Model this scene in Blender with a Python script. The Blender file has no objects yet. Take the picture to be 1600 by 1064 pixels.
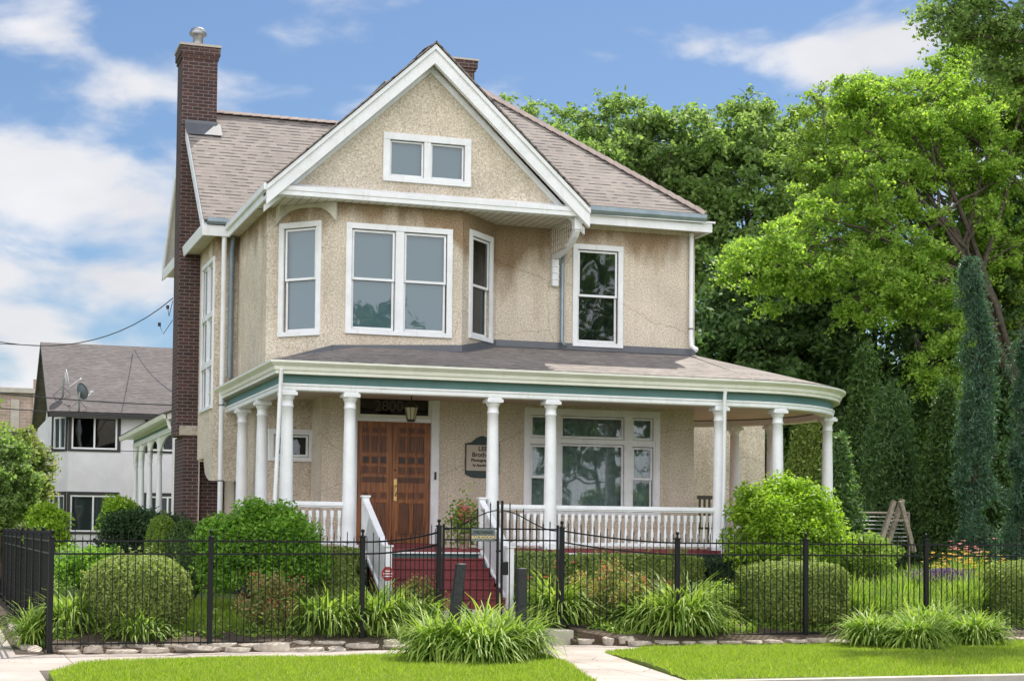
import bpy, bmesh, math, random
import numpy as np
from mathutils import Vector, Matrix
R = math.radians
random.seed(7)
sc = bpy.context.scene
col = sc.collection

# ------------------------------------------------------------------ camera
FPX, EYE = 2631.0, 1.6
PITCH, ROLL, YAW = R(2.5), R(0.55), R(18.66)
PPY = 838 - FPX*math.tan(PITCH)
Fv = Vector((math.sin(YAW)*math.cos(PITCH), math.cos(YAW)*math.cos(PITCH), math.sin(PITCH)))
R0 = Vector((math.cos(YAW), -math.sin(YAW), 0)); U0 = R0.cross(Fv)
Rv = math.cos(ROLL)*R0 + math.sin(ROLL)*U0
Uv = -math.sin(ROLL)*R0 + math.cos(ROLL)*U0
camd = bpy.data.cameras.new("camera"); cam = bpy.data.objects.new("camera", camd); col.objects.link(cam)
mw = Matrix.Identity(4)
for i in range(3):
    mw[i][0] = Rv[i]; mw[i][1] = Uv[i]; mw[i][2] = -Fv[i]
mw[2][3] = EYE
cam.matrix_world = mw
camd.sensor_width = 36; camd.sensor_fit = 'HORIZONTAL'; camd.lens = FPX/1600*36
camd.shift_y = (PPY-532)/1600
camd.clip_start = 0.1; camd.clip_end = 3000
sc.camera = cam
sc.render.resolution_x = 1024; sc.render.resolution_y = 680

# ------------------------------------------------------------------ world, sun, exposure
SUN_EL, SUN_AZ = R(58), R(41)          # azimuth from +Y towards +X: behind and right of the house
w = bpy.data.worlds.new("World"); sc.world = w; w.use_nodes = True
nt = w.node_tree; nt.nodes.clear()
N = nt.nodes.new; L = nt.links.new
out = N('ShaderNodeOutputWorld'); bg = N('ShaderNodeBackground'); L(bg.outputs[0], out.inputs[0])
sky = N('ShaderNodeTexSky'); sky.sky_type = 'NISHITA'; sky.sun_disc = False
sky.sun_elevation = SUN_EL; sky.sun_rotation = SUN_AZ
sky.air_density = 1.0; sky.dust_density = 0.7; sky.ozone_density = 1.2
bg.inputs[1].default_value = 0.052
tc = N('ShaderNodeTexCoord'); mp = N('ShaderNodeMapping'); mp.inputs['Scale'].default_value = (1, 1, 2.3)
L(tc.outputs['Generated'], mp.inputs[0])
n1 = N('ShaderNodeTexNoise'); n1.inputs['Scale'].default_value = 9; n1.inputs['Detail'].default_value = 12; n1.inputs['Roughness'].default_value = .5; n1.inputs['Distortion'].default_value = .25
L(mp.outputs[0], n1.inputs[0])
def cdir(px, py):
    v = Fv + Rv*((px-800)/FPX) - Uv*((py-PPY)/FPX); return v.normalized()
acc = None
for (px, py, rad, amp) in ((60, 400, .07, .27), (170, 430, .06, .27), (90, 520, .06, .2), (290, 400, .045, .20), (10, 250, .035, .2), (60, 25, .05, .22), (150, 155, .03, .17), (1370, 30, .045, .22), (1300, 105, .028, .22), (130, 540, .08, .20), (-300, 300, .25, .2), (1900, 100, .3, .12), (1530, 380, .14, .2)):
    d = cdir(px, py)
    dp = N('ShaderNodeVectorMath'); dp.operation = 'DISTANCE'; dp.inputs[1].default_value = d
    nr = N('ShaderNodeVectorMath'); nr.operation = 'NORMALIZE'; L(tc.outputs['Generated'], nr.inputs[0]); L(nr.outputs[0], dp.inputs[0])
    mr = N('ShaderNodeMapRange'); mr.interpolation_type = 'SMOOTHSTEP'
    mr.inputs[1].default_value = 0; mr.inputs[2].default_value = rad*1.7; mr.inputs[3].default_value = amp; mr.inputs[4].default_value = 0
    L(dp.outputs['Value'], mr.inputs[0])
    if acc is None: acc = mr.outputs[0]
    else:
        a = N('ShaderNodeMath'); a.operation = 'MAXIMUM'; L(acc, a.inputs[0]); L(mr.outputs[0], a.inputs[1]); acc = a.outputs[0]
ad = N('ShaderNodeMath'); ad.operation = 'ADD'; L(n1.outputs[0], ad.inputs[0]); L(acc, ad.inputs[1])
cm = N('ShaderNodeMapRange'); cm.interpolation_type = 'SMOOTHSTEP'
cm.inputs[1].default_value = .60; cm.inputs[2].default_value = .80; cm.inputs[3].default_value = 0; cm.inputs[4].default_value = .95
L(ad.outputs[0], cm.inputs[0])
hs = N('ShaderNodeHueSaturation'); hs.inputs['Saturation'].default_value = 1.0; hs.inputs['Value'].default_value = 1.0
tint = N('ShaderNodeVectorMath'); tint.operation = 'MULTIPLY'; tint.inputs[1].default_value = (.78, .93, 1.10)
L(sky.outputs[0], tint.inputs[0]); L(tint.outputs[0], hs.inputs['Color'])
n2 = N('ShaderNodeTexNoise'); n2.inputs['Scale'].default_value = 7; n2.inputs['Detail'].default_value = 6; L(mp.outputs[0], n2.inputs[0])
cc = N('ShaderNodeMapRange'); cc.inputs[1].default_value = .3; cc.inputs[2].default_value = .7; cc.inputs[3].default_value = 8.2; cc.inputs[4].default_value = 10.2; L(n2.outputs[0], cc.inputs[0])
cx = N('ShaderNodeCombineXYZ'); L(cc.outputs[0], cx.inputs[0]); L(cc.outputs[0], cx.inputs[1])
cb = N('ShaderNodeMath'); cb.operation = 'MULTIPLY'; cb.inputs[1].default_value = 1.03; L(cc.outputs[0], cb.inputs[0]); L(cb.outputs[0], cx.inputs[2])
mx = N('ShaderNodeMix'); mx.data_type = 'RGBA'; L(cm.outputs[0], mx.inputs[0]); L(hs.outputs[0], mx.inputs[6]); L(cx.outputs[0], mx.inputs[7])
# added bright cloud bank behind the camera, unseen fill light for the front wall
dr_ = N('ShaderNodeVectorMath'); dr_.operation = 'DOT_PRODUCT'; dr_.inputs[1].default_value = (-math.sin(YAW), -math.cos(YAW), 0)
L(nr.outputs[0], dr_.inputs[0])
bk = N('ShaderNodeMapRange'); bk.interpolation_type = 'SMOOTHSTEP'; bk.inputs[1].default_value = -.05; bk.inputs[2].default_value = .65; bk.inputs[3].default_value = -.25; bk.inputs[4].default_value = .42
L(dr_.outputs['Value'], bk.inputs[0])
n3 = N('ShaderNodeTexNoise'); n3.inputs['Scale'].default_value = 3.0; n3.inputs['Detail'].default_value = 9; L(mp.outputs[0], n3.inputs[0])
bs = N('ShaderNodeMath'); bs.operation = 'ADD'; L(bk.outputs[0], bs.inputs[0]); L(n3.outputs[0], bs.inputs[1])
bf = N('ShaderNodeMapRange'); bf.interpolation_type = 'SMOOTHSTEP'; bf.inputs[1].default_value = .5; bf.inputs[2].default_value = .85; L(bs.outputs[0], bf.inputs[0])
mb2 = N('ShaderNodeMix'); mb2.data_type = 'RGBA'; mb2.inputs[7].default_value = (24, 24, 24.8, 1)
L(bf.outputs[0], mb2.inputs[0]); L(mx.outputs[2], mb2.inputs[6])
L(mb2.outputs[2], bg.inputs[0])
sund = bpy.data.lights.new("sun", 'SUN'); sund.energy = 3.7; sund.angle = R(.55); sund.color = (1, .94, .84)
sun = bpy.data.objects.new("sun", sund); col.objects.link(sun)
sdir = Vector((math.sin(SUN_AZ)*math.cos(SUN_EL), math.cos(SUN_AZ)*math.cos(SUN_EL), math.sin(SUN_EL)))
sun.rotation_euler = sdir.to_track_quat('Z', 'Y').to_euler(); sun.location = (30, 40, 50)
sc.view_settings.view_transform = 'Standard'; sc.view_settings.look = 'None'
sc.view_settings.gamma = 1; sc.view_settings.use_curve_mapping = False
sc.view_settings.exposure = 0.88
sc.render.engine = 'CYCLES'
sc.cycles.max_bounces = 8; sc.cycles.transparent_max_bounces = 12

# ------------------------------------------------------------------ helpers
def ray(px, py): return Fv + Rv*((px-800)/FPX) - Uv*((py-PPY)/FPX)
def onY(px, py, Y):
    v = ray(px, py); return Vector((0, 0, EYE)) + v*(Y/v.y)
def onX(px, py, X):
    v = ray(px, py); return Vector((0, 0, EYE)) + v*(X/v.x)
def XY(px, Y): return onY(px, 838, Y).x
def gz(x, y):
    """ground height of the yard"""
    if x < 1.3 or y < 22.9: return 0.0
    pts = ((22.9, 0), (23.5, .1), (24.5, .24), (26, .42), (28, .46), (60, .5))
    for (a, b), (c, d) in zip(pts, pts[1:]):
        if y <= c: return b + (d-b)*(y-a)/(c-a)
    return .5

def mat(name, base=(.8, .8, .8), rough=.6, var=None, scale=8.0, bump=0, bscale=60., metal=0, detail=6, coat=0, spec=None, ramp=(.35, .65)):
    m = bpy.data.materials.new(name); m.use_nodes = True; t = m.node_tree
    b = t.nodes['Principled BSDF']; b.inputs['Base Color'].default_value = (*base, 1); b.inputs['Roughness'].default_value = rough
    b.inputs['Metallic'].default_value = metal
    if coat: b.inputs['Coat Weight'].default_value = coat
    if spec is not None: b.inputs['Specular IOR Level'].default_value = spec
    tcn = t.nodes.new('ShaderNodeTexCoord')
    if var:
        n = t.nodes.new('ShaderNodeTexNoise'); n.inputs['Scale'].default_value = scale; n.inputs['Detail'].default_value = detail; n.inputs['Roughness'].default_value = .65
        t.links.new(tcn.outputs['Object'], n.inputs[0])
        r = t.nodes.new('ShaderNodeValToRGB'); r.color_ramp.elements[0].color = (*var, 1); r.color_ramp.elements[1].color = (*base, 1)
        r.color_ramp.elements[0].position = ramp[0]; r.color_ramp.elements[1].position = ramp[1]
        t.links.new(n.outputs[0], r.inputs[0]); t.links.new(r.outputs[0], b.inputs['Base Color'])
    if bump:
        n = t.nodes.new('ShaderNodeTexNoise'); n.inputs['Scale'].default_value = bscale; n.inputs['Detail'].default_value = 4
        t.links.new(tcn.outputs['Object'], n.inputs[0])
        bp = t.nodes.new('ShaderNodeBump'); bp.inputs['Strength'].default_value = bump; bp.inputs['Distance'].default_value = .02
        t.links.new(n.outputs[0], bp.inputs['Height']); t.links.new(bp.outputs[0], b.inputs['Normal'])
    return m

def brickmat(name, c1, c2, mortar, bw, rh, ms, rough=.85, bump=.5, noise=None, offset=.5, squash=1.0):
    m = bpy.data.materials.new(name); m.use_nodes = True; t = m.node_tree
    b = t.nodes['Principled BSDF']; b.inputs['Roughness'].default_value = rough
    uv = t.nodes.new('ShaderNodeUVMap'); uv.uv_map = 'UVMap'
    br = t.nodes.new('ShaderNodeTexBrick'); br.offset = offset
    br.inputs['Scale'].default_value = 1; br.inputs['Brick Width'].default_value = bw; br.inputs['Row Height'].default_value = rh
    br.inputs['Mortar Size'].default_value = ms; br.inputs['Mortar Smooth'].default_value = .2; br.inputs['Bias'].default_value = -.1
    br.inputs['Color1'].default_value = (*c1, 1); br.inputs['Color2'].default_value = (*c2, 1); br.inputs['Mortar'].default_value = (*mortar, 1)
    t.links.new(uv.outputs[0], br.inputs[0])
    n = t.nodes.new('ShaderNodeTexNoise'); n.inputs['Scale'].default_value = 1.3; n.inputs['Detail'].default_value = 8; t.links.new(uv.outputs[0], n.inputs[0])
    r = t.nodes.new('ShaderNodeMapRange'); r.inputs[1].default_value = .3; r.inputs[2].default_value = .7; r.inputs[3].default_value = .78; r.inputs[4].default_value = 1.15
    t.links.new(n.outputs[0], r.inputs[0])
    mu = t.nodes.new('ShaderNodeVectorMath'); mu.operation = 'SCALE'; t.links.new(br.outputs['Color'], mu.inputs[0]); t.links.new(r.outputs[0], mu.inputs['Scale'])
    t.links.new(mu.outputs[0], b.inputs['Base Color'])
    bp = t.nodes.new('ShaderNodeBump'); bp.inputs['Strength'].default_value = bump; bp.inputs['Distance'].default_value = .015; bp.invert = True
    t.links.new(br.outputs['Fac'], bp.inputs['Height']); t.links.new(bp.outputs[0], b.inputs['Normal'])
    return m

def shinglemat(name, c1, c2, dark):
    """laminated shingles: courses 0.14 m high with randomly long tabs and thin dark butt shadows between layers"""
    m = bpy.data.materials.new(name); m.use_nodes = True; t = m.node_tree
    b = t.nodes['Principled BSDF']; b.inputs['Roughness'].default_value = .9
    uv = t.nodes.new('ShaderNodeUVMap'); uv.uv_map = 'UVMap'
    br = t.nodes.new('ShaderNodeTexBrick'); br.offset = .42; br.offset_frequency = 2; br.squash = 1.4; br.squash_frequency = 3
    br.inputs['Scale'].default_value = 1; br.inputs['Brick Width'].default_value = .135; br.inputs['Row Height'].default_value = .125
    br.inputs['Mortar Size'].default_value = .0; br.inputs['Color1'].default_value = (*c1, 1); br.inputs['Color2'].default_value = (*c2, 1)
    t.links.new(uv.outputs[0], br.inputs[0])
    # butt line: fraction of v inside the course, kept only where the tab is the raised layer
    sx = t.nodes.new('ShaderNodeSeparateXYZ'); t.links.new(uv.outputs[0], sx.inputs[0])
    dv = t.nodes.new('ShaderNodeMath'); dv.operation = 'DIVIDE'; dv.inputs[1].default_value = .125; t.links.new(sx.outputs[1], dv.inputs[0])
    fr = t.nodes.new('ShaderNodeMath'); fr.operation = 'FRACT'; t.links.new(dv.outputs[0], fr.inputs[0])
    lt = t.nodes.new('ShaderNodeMath'); lt.operation = 'LESS_THAN'; lt.inputs[1].default_value = .34; t.links.new(fr.outputs[0], lt.inputs[0])
    br2 = t.nodes.new('ShaderNodeTexBrick'); br2.offset = .37; br2.offset_frequency = 2; br2.squash = .7; br2.squash_frequency = 5
    br2.inputs['Scale'].default_value = 1; br2.inputs['Brick Width'].default_value = .155; br2.inputs['Row Height'].default_value = .125; br2.inputs['Mortar Size'].default_value = 0
    br2.inputs['Color1'].default_value = (0, 0, 0, 1); br2.inputs['Color2'].default_value = (1, 1, 1, 1)
    t.links.new(uv.outputs[0], br2.inputs[0])
    gt = t.nodes.new('ShaderNodeMapRange'); gt.inputs[1].default_value = .35; gt.inputs[2].default_value = .7; gt.inputs[3].default_value = .28; gt.inputs[4].default_value = 1; t.links.new(br2.outputs['Color'], gt.inputs[0])
    mm = t.nodes.new('ShaderNodeMath'); mm.operation = 'MULTIPLY'; t.links.new(lt.outputs[0], mm.inputs[0]); t.links.new(gt.outputs[0], mm.inputs[1])
    mm2 = t.nodes.new('ShaderNodeMath'); mm2.operation = 'MULTIPLY'; mm2.inputs[1].default_value = .95; t.links.new(mm.outputs[0], mm2.inputs[0])
    mixc = t.nodes.new('ShaderNodeMix'); mixc.data_type = 'RGBA'; mixc.inputs[7].default_value = (*dark, 1)
    t.links.new(mm2.outputs[0], mixc.inputs[0]); t.links.new(br.outputs['Color'], mixc.inputs[6])
    n = t.nodes.new('ShaderNodeTexNoise'); n.inputs['Scale'].default_value = .9; n.inputs['Detail'].default_value = 9; n.inputs['Roughness'].default_value = .7; t.links.new(uv.outputs[0], n.inputs[0])
    r = t.nodes.new('ShaderNodeMapRange'); r.inputs[1].default_value = .3; r.inputs[2].default_value = .7; r.inputs[3].default_value = .82; r.inputs[4].default_value = 1.15
    t.links.new(n.outputs[0], r.inputs[0])
    mu = t.nodes.new('ShaderNodeVectorMath'); mu.operation = 'SCALE'; t.links.new(mixc.outputs[2], mu.inputs[0]); t.links.new(r.outputs[0], mu.inputs['Scale'])
    t.links.new(mu.outputs[0], b.inputs['Base Color'])
    bp = t.nodes.new('ShaderNodeBump'); bp.inputs['Strength'].default_value = .6; bp.inputs['Distance'].default_value = .01; bp.invert = True
    t.links.new(mm.outputs[0], bp.inputs['Height']); t.links.new(bp.outputs[0], b.inputs['Normal'])
    return m

def leafmat(name, c_lo, c_hi, trans=.35, c_odd=None, odd=.06, rough=.55):
    m = bpy.data.materials.new(name); m.use_nodes = True; t = m.node_tree
    b = t.nodes['Principled BSDF']; b.inputs['Roughness'].default_value = rough; b.inputs['Specular IOR Level'].default_value = .35
    g = t.nodes.new('ShaderNodeNewGeometry')
    r = t.nodes.new('ShaderNodeValToRGB'); e = r.color_ramp.elements
    e[0].color = (*c_lo, 1); e[0].position = 0; e[1].color = (*c_hi, 1); e[1].position = 1-odd if c_odd else 1
    if c_odd:
        x = e.new(1-odd*.5); x.color = (*c_odd, 1)
    t.links.new(g.outputs['Random Per Island'], r.inputs[0])
    t.links.new(r.outputs[0], b.inputs['Base Color'])
    tr = t.nodes.new('ShaderNodeBsdfTranslucent')
    mu = t.nodes.new('ShaderNodeVectorMath'); mu.operation = 'MULTIPLY'; mu.inputs[1].default_value = (1.25, 1.35, .7)
    t.links.new(r.outputs[0], mu.inputs[0]); t.links.new(mu.outputs[0], tr.inputs[0])
    ms = t.nodes.new('ShaderNodeMixShader'); ms.inputs[0].default_value = trans
    t.links.new(b.outputs[0], ms.inputs[1]); t.links.new(tr.outputs[0], ms.inputs[2])
    t.links.new(ms.outputs[0], t.nodes['Material Output'].inputs[0])
    return m

def glassmat(name, tint=(.75, .85, .85), glossy=.5, clear=True):
    m = bpy.data.materials.new(name); m.use_nodes = True; t = m.node_tree; t.nodes.clear()
    o = t.nodes.new('ShaderNodeOutputMaterial'); gl = t.nodes.new('ShaderNodeBsdfGlossy'); gl.inputs['Roughness'].default_value = .015
    gl.inputs[0].default_value = (.9, .95, 1, 1)
    n = t.nodes.new('ShaderNodeTexNoise'); n.inputs['Scale'].default_value = 1.6; n.inputs['Detail'].default_value = 1
    tcn = t.nodes.new('ShaderNodeTexCoord'); t.links.new(tcn.outputs['Object'], n.inputs[0])
    bp = t.nodes.new('ShaderNodeBump'); bp.inputs['Strength'].default_value = .12; bp.inputs['Distance'].default_value = .03
    t.links.new(n.outputs[0], bp.inputs['Height']); t.links.new(bp.outputs[0], gl.inputs['Normal'])
    tr = t.nodes.new('ShaderNodeBsdfTransparent'); tr.inputs[0].default_value = (*tint, 1)
    fr = t.nodes.new('ShaderNodeFresnel'); fr.inputs[0].default_value = 1.5
    mr = t.nodes.new('ShaderNodeMapRange'); mr.inputs[1].default_value = 0; mr.inputs[2].default_value = 1; mr.inputs[3].default_value = glossy*.07; mr.inputs[4].default_value = .9
    t.links.new(fr.outputs[0], mr.inputs[0])
    ms = t.nodes.new('ShaderNodeMixShader'); t.links.new(mr.outputs[0], ms.inputs[0]); t.links.new(tr.outputs[0], ms.inputs[1]); t.links.new(gl.outputs[0], ms.inputs[2])
    t.links.new(ms.outputs[0], o.inputs[0])
    return m

def stuccomat():
    m = bpy.data.materials.new('pebbledash stucco'); m.use_nodes = True; t = m.node_tree; b = t.nodes['Principled BSDF']; b.inputs['Roughness'].default_value = .95
    tcn = t.nodes.new('ShaderNodeTexCoord')
    def noise(s, d=3, r=.6):
        n = t.nodes.new('ShaderNodeTexNoise'); n.inputs['Scale'].default_value = s; n.inputs['Detail'].default_value = d; n.inputs['Roughness'].default_value = r
        t.links.new(tcn.outputs['Object'], n.inputs[0]); return n
    fine = noise(34, 5, .8); midn = noise(1.1, 5, .6)
    r = t.nodes.new('ShaderNodeValToRGB'); e = r.color_ramp.elements
    e[0].position = .32; e[0].color = (.33, .27, .205, 1); e[1].position = .68; e[1].color = (.95, .88, .77, 1)
    x = e.new(.5); x.color = (.66, .57, .455, 1)
    t.links.new(fine.outputs[0], r.inputs[0])
    r2 = t.nodes.new('ShaderNodeMapRange'); r2.inputs[1].default_value = .3; r2.inputs[2].default_value = .7; r2.inputs[3].default_value = .84; r2.inputs[4].default_value = 1.1
    t.links.new(midn.outputs[0], r2.inputs[0])
    mu = t.nodes.new('ShaderNodeVectorMath'); mu.operation = 'SCALE'; t.links.new(r.outputs[0], mu.inputs[0]); t.links.new(r2.outputs[0], mu.inputs['Scale'])
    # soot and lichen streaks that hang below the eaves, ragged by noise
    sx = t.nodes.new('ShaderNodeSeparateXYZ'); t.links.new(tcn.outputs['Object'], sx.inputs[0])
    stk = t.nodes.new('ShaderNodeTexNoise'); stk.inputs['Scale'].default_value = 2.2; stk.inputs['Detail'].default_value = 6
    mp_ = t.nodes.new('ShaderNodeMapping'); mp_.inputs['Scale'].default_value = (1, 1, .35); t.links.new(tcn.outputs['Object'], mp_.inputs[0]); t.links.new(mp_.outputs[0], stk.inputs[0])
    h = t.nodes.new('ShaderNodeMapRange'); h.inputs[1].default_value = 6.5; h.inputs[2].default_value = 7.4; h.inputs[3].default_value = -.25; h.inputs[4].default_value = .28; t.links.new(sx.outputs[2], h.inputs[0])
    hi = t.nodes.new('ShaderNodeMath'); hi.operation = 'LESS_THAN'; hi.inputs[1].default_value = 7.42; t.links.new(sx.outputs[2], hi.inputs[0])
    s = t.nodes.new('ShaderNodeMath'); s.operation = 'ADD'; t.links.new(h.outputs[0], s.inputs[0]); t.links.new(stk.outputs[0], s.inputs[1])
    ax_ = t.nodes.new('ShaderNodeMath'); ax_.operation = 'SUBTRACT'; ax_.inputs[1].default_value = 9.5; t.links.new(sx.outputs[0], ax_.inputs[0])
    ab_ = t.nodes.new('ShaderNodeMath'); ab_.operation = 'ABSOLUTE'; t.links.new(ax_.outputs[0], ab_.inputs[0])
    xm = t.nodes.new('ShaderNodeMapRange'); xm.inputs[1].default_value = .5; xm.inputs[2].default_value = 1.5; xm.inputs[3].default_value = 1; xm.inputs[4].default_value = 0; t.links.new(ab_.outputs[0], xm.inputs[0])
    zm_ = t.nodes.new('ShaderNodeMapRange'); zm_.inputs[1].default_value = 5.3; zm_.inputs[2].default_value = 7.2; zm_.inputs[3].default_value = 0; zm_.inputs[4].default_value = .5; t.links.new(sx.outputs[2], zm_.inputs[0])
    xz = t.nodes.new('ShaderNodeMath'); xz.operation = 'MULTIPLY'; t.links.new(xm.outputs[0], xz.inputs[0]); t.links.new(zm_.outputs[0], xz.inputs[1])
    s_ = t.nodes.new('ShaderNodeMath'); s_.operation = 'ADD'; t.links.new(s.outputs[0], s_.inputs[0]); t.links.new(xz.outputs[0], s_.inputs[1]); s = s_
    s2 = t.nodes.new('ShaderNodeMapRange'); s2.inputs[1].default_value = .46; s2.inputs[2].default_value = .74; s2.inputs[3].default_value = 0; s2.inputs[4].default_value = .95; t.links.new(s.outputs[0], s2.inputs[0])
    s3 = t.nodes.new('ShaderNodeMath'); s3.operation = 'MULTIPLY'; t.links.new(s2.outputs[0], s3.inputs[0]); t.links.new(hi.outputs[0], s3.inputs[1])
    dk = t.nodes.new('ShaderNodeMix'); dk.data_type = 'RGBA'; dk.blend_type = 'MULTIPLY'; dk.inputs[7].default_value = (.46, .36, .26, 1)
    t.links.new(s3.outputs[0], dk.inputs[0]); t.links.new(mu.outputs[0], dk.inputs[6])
    st2 = t.nodes.new('ShaderNodeTexNoise'); st2.inputs['Scale'].default_value = 1; st2.inputs['Detail'].default_value = 7; mp2 = t.nodes.new('ShaderNodeMapping'); mp2.inputs['Scale'].default_value = (5, 5, .45)
    t.links.new(tcn.outputs['Object'], mp2.inputs[0]); t.links.new(mp2.outputs[0], st2.inputs[0])
    sr = t.nodes.new('ShaderNodeMapRange'); sr.inputs[1].default_value = .52; sr.inputs[2].default_value = .72; sr.inputs[3].default_value = 0; sr.inputs[4].default_value = .30; t.links.new(st2.outputs[0], sr.inputs[0])
    dk2 = t.nodes.new('ShaderNodeMix'); dk2.data_type = 'RGBA'; dk2.blend_type = 'MULTIPLY'; dk2.inputs[7].default_value = (.62, .54, .44, 1); t.links.new(sr.outputs[0], dk2.inputs[0]); t.links.new(dk.outputs[2], dk2.inputs[6])
    vo = t.nodes.new('ShaderNodeTexVoronoi'); vo.feature = 'DISTANCE_TO_EDGE'; vo.inputs['Scale'].default_value = .42; nz = noise(1.6, 6, .7); mz = t.nodes.new('ShaderNodeMix'); mz.data_type = 'VECTOR'; mz.inputs[0].default_value = .25
    t.links.new(tcn.outputs['Object'], mz.inputs[4]); t.links.new(nz.outputs['Color'], mz.inputs[5]); t.links.new(mz.outputs[1], vo.inputs[0])
    vl = t.nodes.new('ShaderNodeMapRange'); vl.inputs[1].default_value = 0; vl.inputs[2].default_value = .004; vl.inputs[3].default_value = .5; vl.inputs[4].default_value = 0; t.links.new(vo.outputs[0], vl.inputs[0])
    dk3 = t.nodes.new('ShaderNodeMix'); dk3.data_type = 'RGBA'; dk3.blend_type = 'MULTIPLY'; dk3.inputs[7].default_value = (.4, .33, .25, 1); t.links.new(vl.outputs[0], dk3.inputs[0]); t.links.new(dk2.outputs[2], dk3.inputs[6])
    t.links.new(dk3.outputs[2], b.inputs['Base Color'])
    bp = t.nodes.new('ShaderNodeBump'); bp.inputs['Strength'].default_value = .8; bp.inputs['Distance'].default_value = .02
    t.links.new(fine.outputs[0], bp.inputs['Height']); t.links.new(bp.outputs[0], b.inputs['Normal'])
    return m

def woodmat():
    m = bpy.data.materials.new('varnished oak'); m.use_nodes = True; t = m.node_tree; b = t.nodes['Principled BSDF']; b.inputs['Roughness'].default_value = .38
    tcn = t.nodes.new('ShaderNodeTexCoord'); mp_ = t.nodes.new('ShaderNodeMapping'); mp_.inputs['Scale'].default_value = (22, 22, 1.6)
    t.links.new(tcn.outputs['Object'], mp_.inputs[0]); n = t.nodes.new('ShaderNodeTexNoise'); n.inputs['Scale'].default_value = 1.3; n.inputs['Detail'].default_value = 6; n.inputs['Distortion'].default_value = .6
    t.links.new(mp_.outputs[0], n.inputs[0]); r = t.nodes.new('ShaderNodeValToRGB'); r.color_ramp.elements[0].color = (.10, .027, .006, 1); r.color_ramp.elements[1].color = (.36, .125, .03, 1)
    r.color_ramp.elements[0].position = .3; r.color_ramp.elements[1].position = .68
    t.links.new(n.outputs[0], r.inputs[0]); t.links.new(r.outputs[0], b.inputs['Base Color'])
    return m

M_ST = stuccomat()
M_W = mat('white paint', (.83, .84, .86), .5, (.74, .75, .76), 3, .08, 40)
def grime(m, amt=.35, sc_=(9, 9, 1.2), col_=(.45, .42, .36)):
    t = m.node_tree; b = t.nodes['Principled BSDF']; src = b.inputs['Base Color'].links[0].from_socket
    tcn = t.nodes.new('ShaderNodeTexCoord'); mp_ = t.nodes.new('ShaderNodeMapping'); mp_.inputs['Scale'].default_value = sc_; t.links.new(tcn.outputs['Object'], mp_.inputs[0])
    n = t.nodes.new('ShaderNodeTexNoise'); n.inputs['Scale'].default_value = 1; n.inputs['Detail'].default_value = 8; n.inputs['Roughness'].default_value = .7; t.links.new(mp_.outputs[0], n.inputs[0])
    r = t.nodes.new('ShaderNodeMapRange'); r.inputs[1].default_value = .55; r.inputs[2].default_value = .8; r.inputs[3].default_value = 0; r.inputs[4].default_value = amt; t.links.new(n.outputs[0], r.inputs[0])
    k = t.nodes.new('ShaderNodeMix'); k.data_type = 'RGBA'; k.inputs[7].default_value = (*col_, 1); t.links.new(r.outputs[0], k.inputs[0]); t.links.new(src, k.inputs[6]); t.links.new(k.outputs[2], b.inputs['Base Color'])
grime(M_W, .5); grime(M_W, .4, (2.5, 2.5, 6), (.52, .50, .45))
M_CR = mat('cream gutter paint', (.76, .76, .68), .4, (.68, .68, .58), 2.5)
grime(M_CR, .45)
M_SOF = mat('soffit boards', (.62, .58, .50), .6, (.48, .44, .37), 4)
M_GRN = mat('teal green paint', (.085, .19, .18), .45, (.065, .155, .15), 2)
M_RED = mat('red deck paint', (.21, .034, .038), .6, (.16, .026, .03), 4)
M_FL = mat('grey metal flashing', (.135, .145, .16), .5, (.11, .115, .13), 1.5, metal=.2)
M_GUT = mat('galvanised gutter', (.28, .34, .38), .38, (.2, .25, .29), 3, metal=.5)
M_BR = brickmat('dark red brick', (.085, .036, .030), (.042, .021, .021), (.17, .145, .135), .21, .072, .009, bump=.8)
M_BRF = brickmat('tan brick', (.42, .30, .24), (.34, .24, .20), (.46, .42, .38), .5, .2, .02)
M_SH = shinglemat('tan laminated shingles', (.275, .238, .212), (.232, .203, .182), (.045, .042, .044))
M_SHN = shinglemat('brown grey shingles', (.135, .118, .113), (.10, .088, .086), (.05, .043, .045))
M_IR = mat('black iron', (.007, .0075, .009), .45, spec=.25)
M_WOOD = woodmat()
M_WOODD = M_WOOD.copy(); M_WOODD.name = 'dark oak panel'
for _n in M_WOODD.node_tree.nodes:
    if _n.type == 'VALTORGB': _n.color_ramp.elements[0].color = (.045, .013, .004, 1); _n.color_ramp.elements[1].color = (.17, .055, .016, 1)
M_GL = glassmat('window glass', glossy=.75)
M_GLD = glassmat('dark window glass', tint=(.35, .4, .4), glossy=.5)
M_BL = mat('blue grey blind', (.185, .27, .325), .6)
M_BLD = mat('dark green blind', (.03, .05, .048), .6)
M_CU = mat('sheer curtain', (.34, .38, .36), .9, (.16, .19, .175), 9)
M_DK = mat('dark room', (.012, .014, .015), .9)
M_CON = mat('pale concrete', (.50, .455, .40), .9, (.40, .36, .31), 2.2, .3, 70, detail=10)
grime(M_CON, .5, (5, 5, 5), (.22, .19, .16))
M_STONE = mat('limestone', (.52, .46, .38), .9, (.26, .22, .18), 5, .7, 12, detail=8)
M_SOIL = mat('garden soil', (.10, .07, .045), 1, (.05, .035, .022), 9, 1, 25, detail=9)
M_TURF = mat('turf', (.18, .26, .035), .95, (.11, .15, .03), 2.5, .6, 50, detail=10)
M_GRD = mat('rough ground', (.07, .10, .03), 1, (.04, .055, .02), 1.2)
M_BARK = mat('bark', (.10, .078, .058), .95, (.045, .035, .027), 9, 1, 18, detail=8)
M_BRASS = mat('brass', (.65, .47, .2), .3, metal=.9)
M_BRON = mat('aged bronze', (.05, .045, .03), .45, metal=.5)
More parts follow.
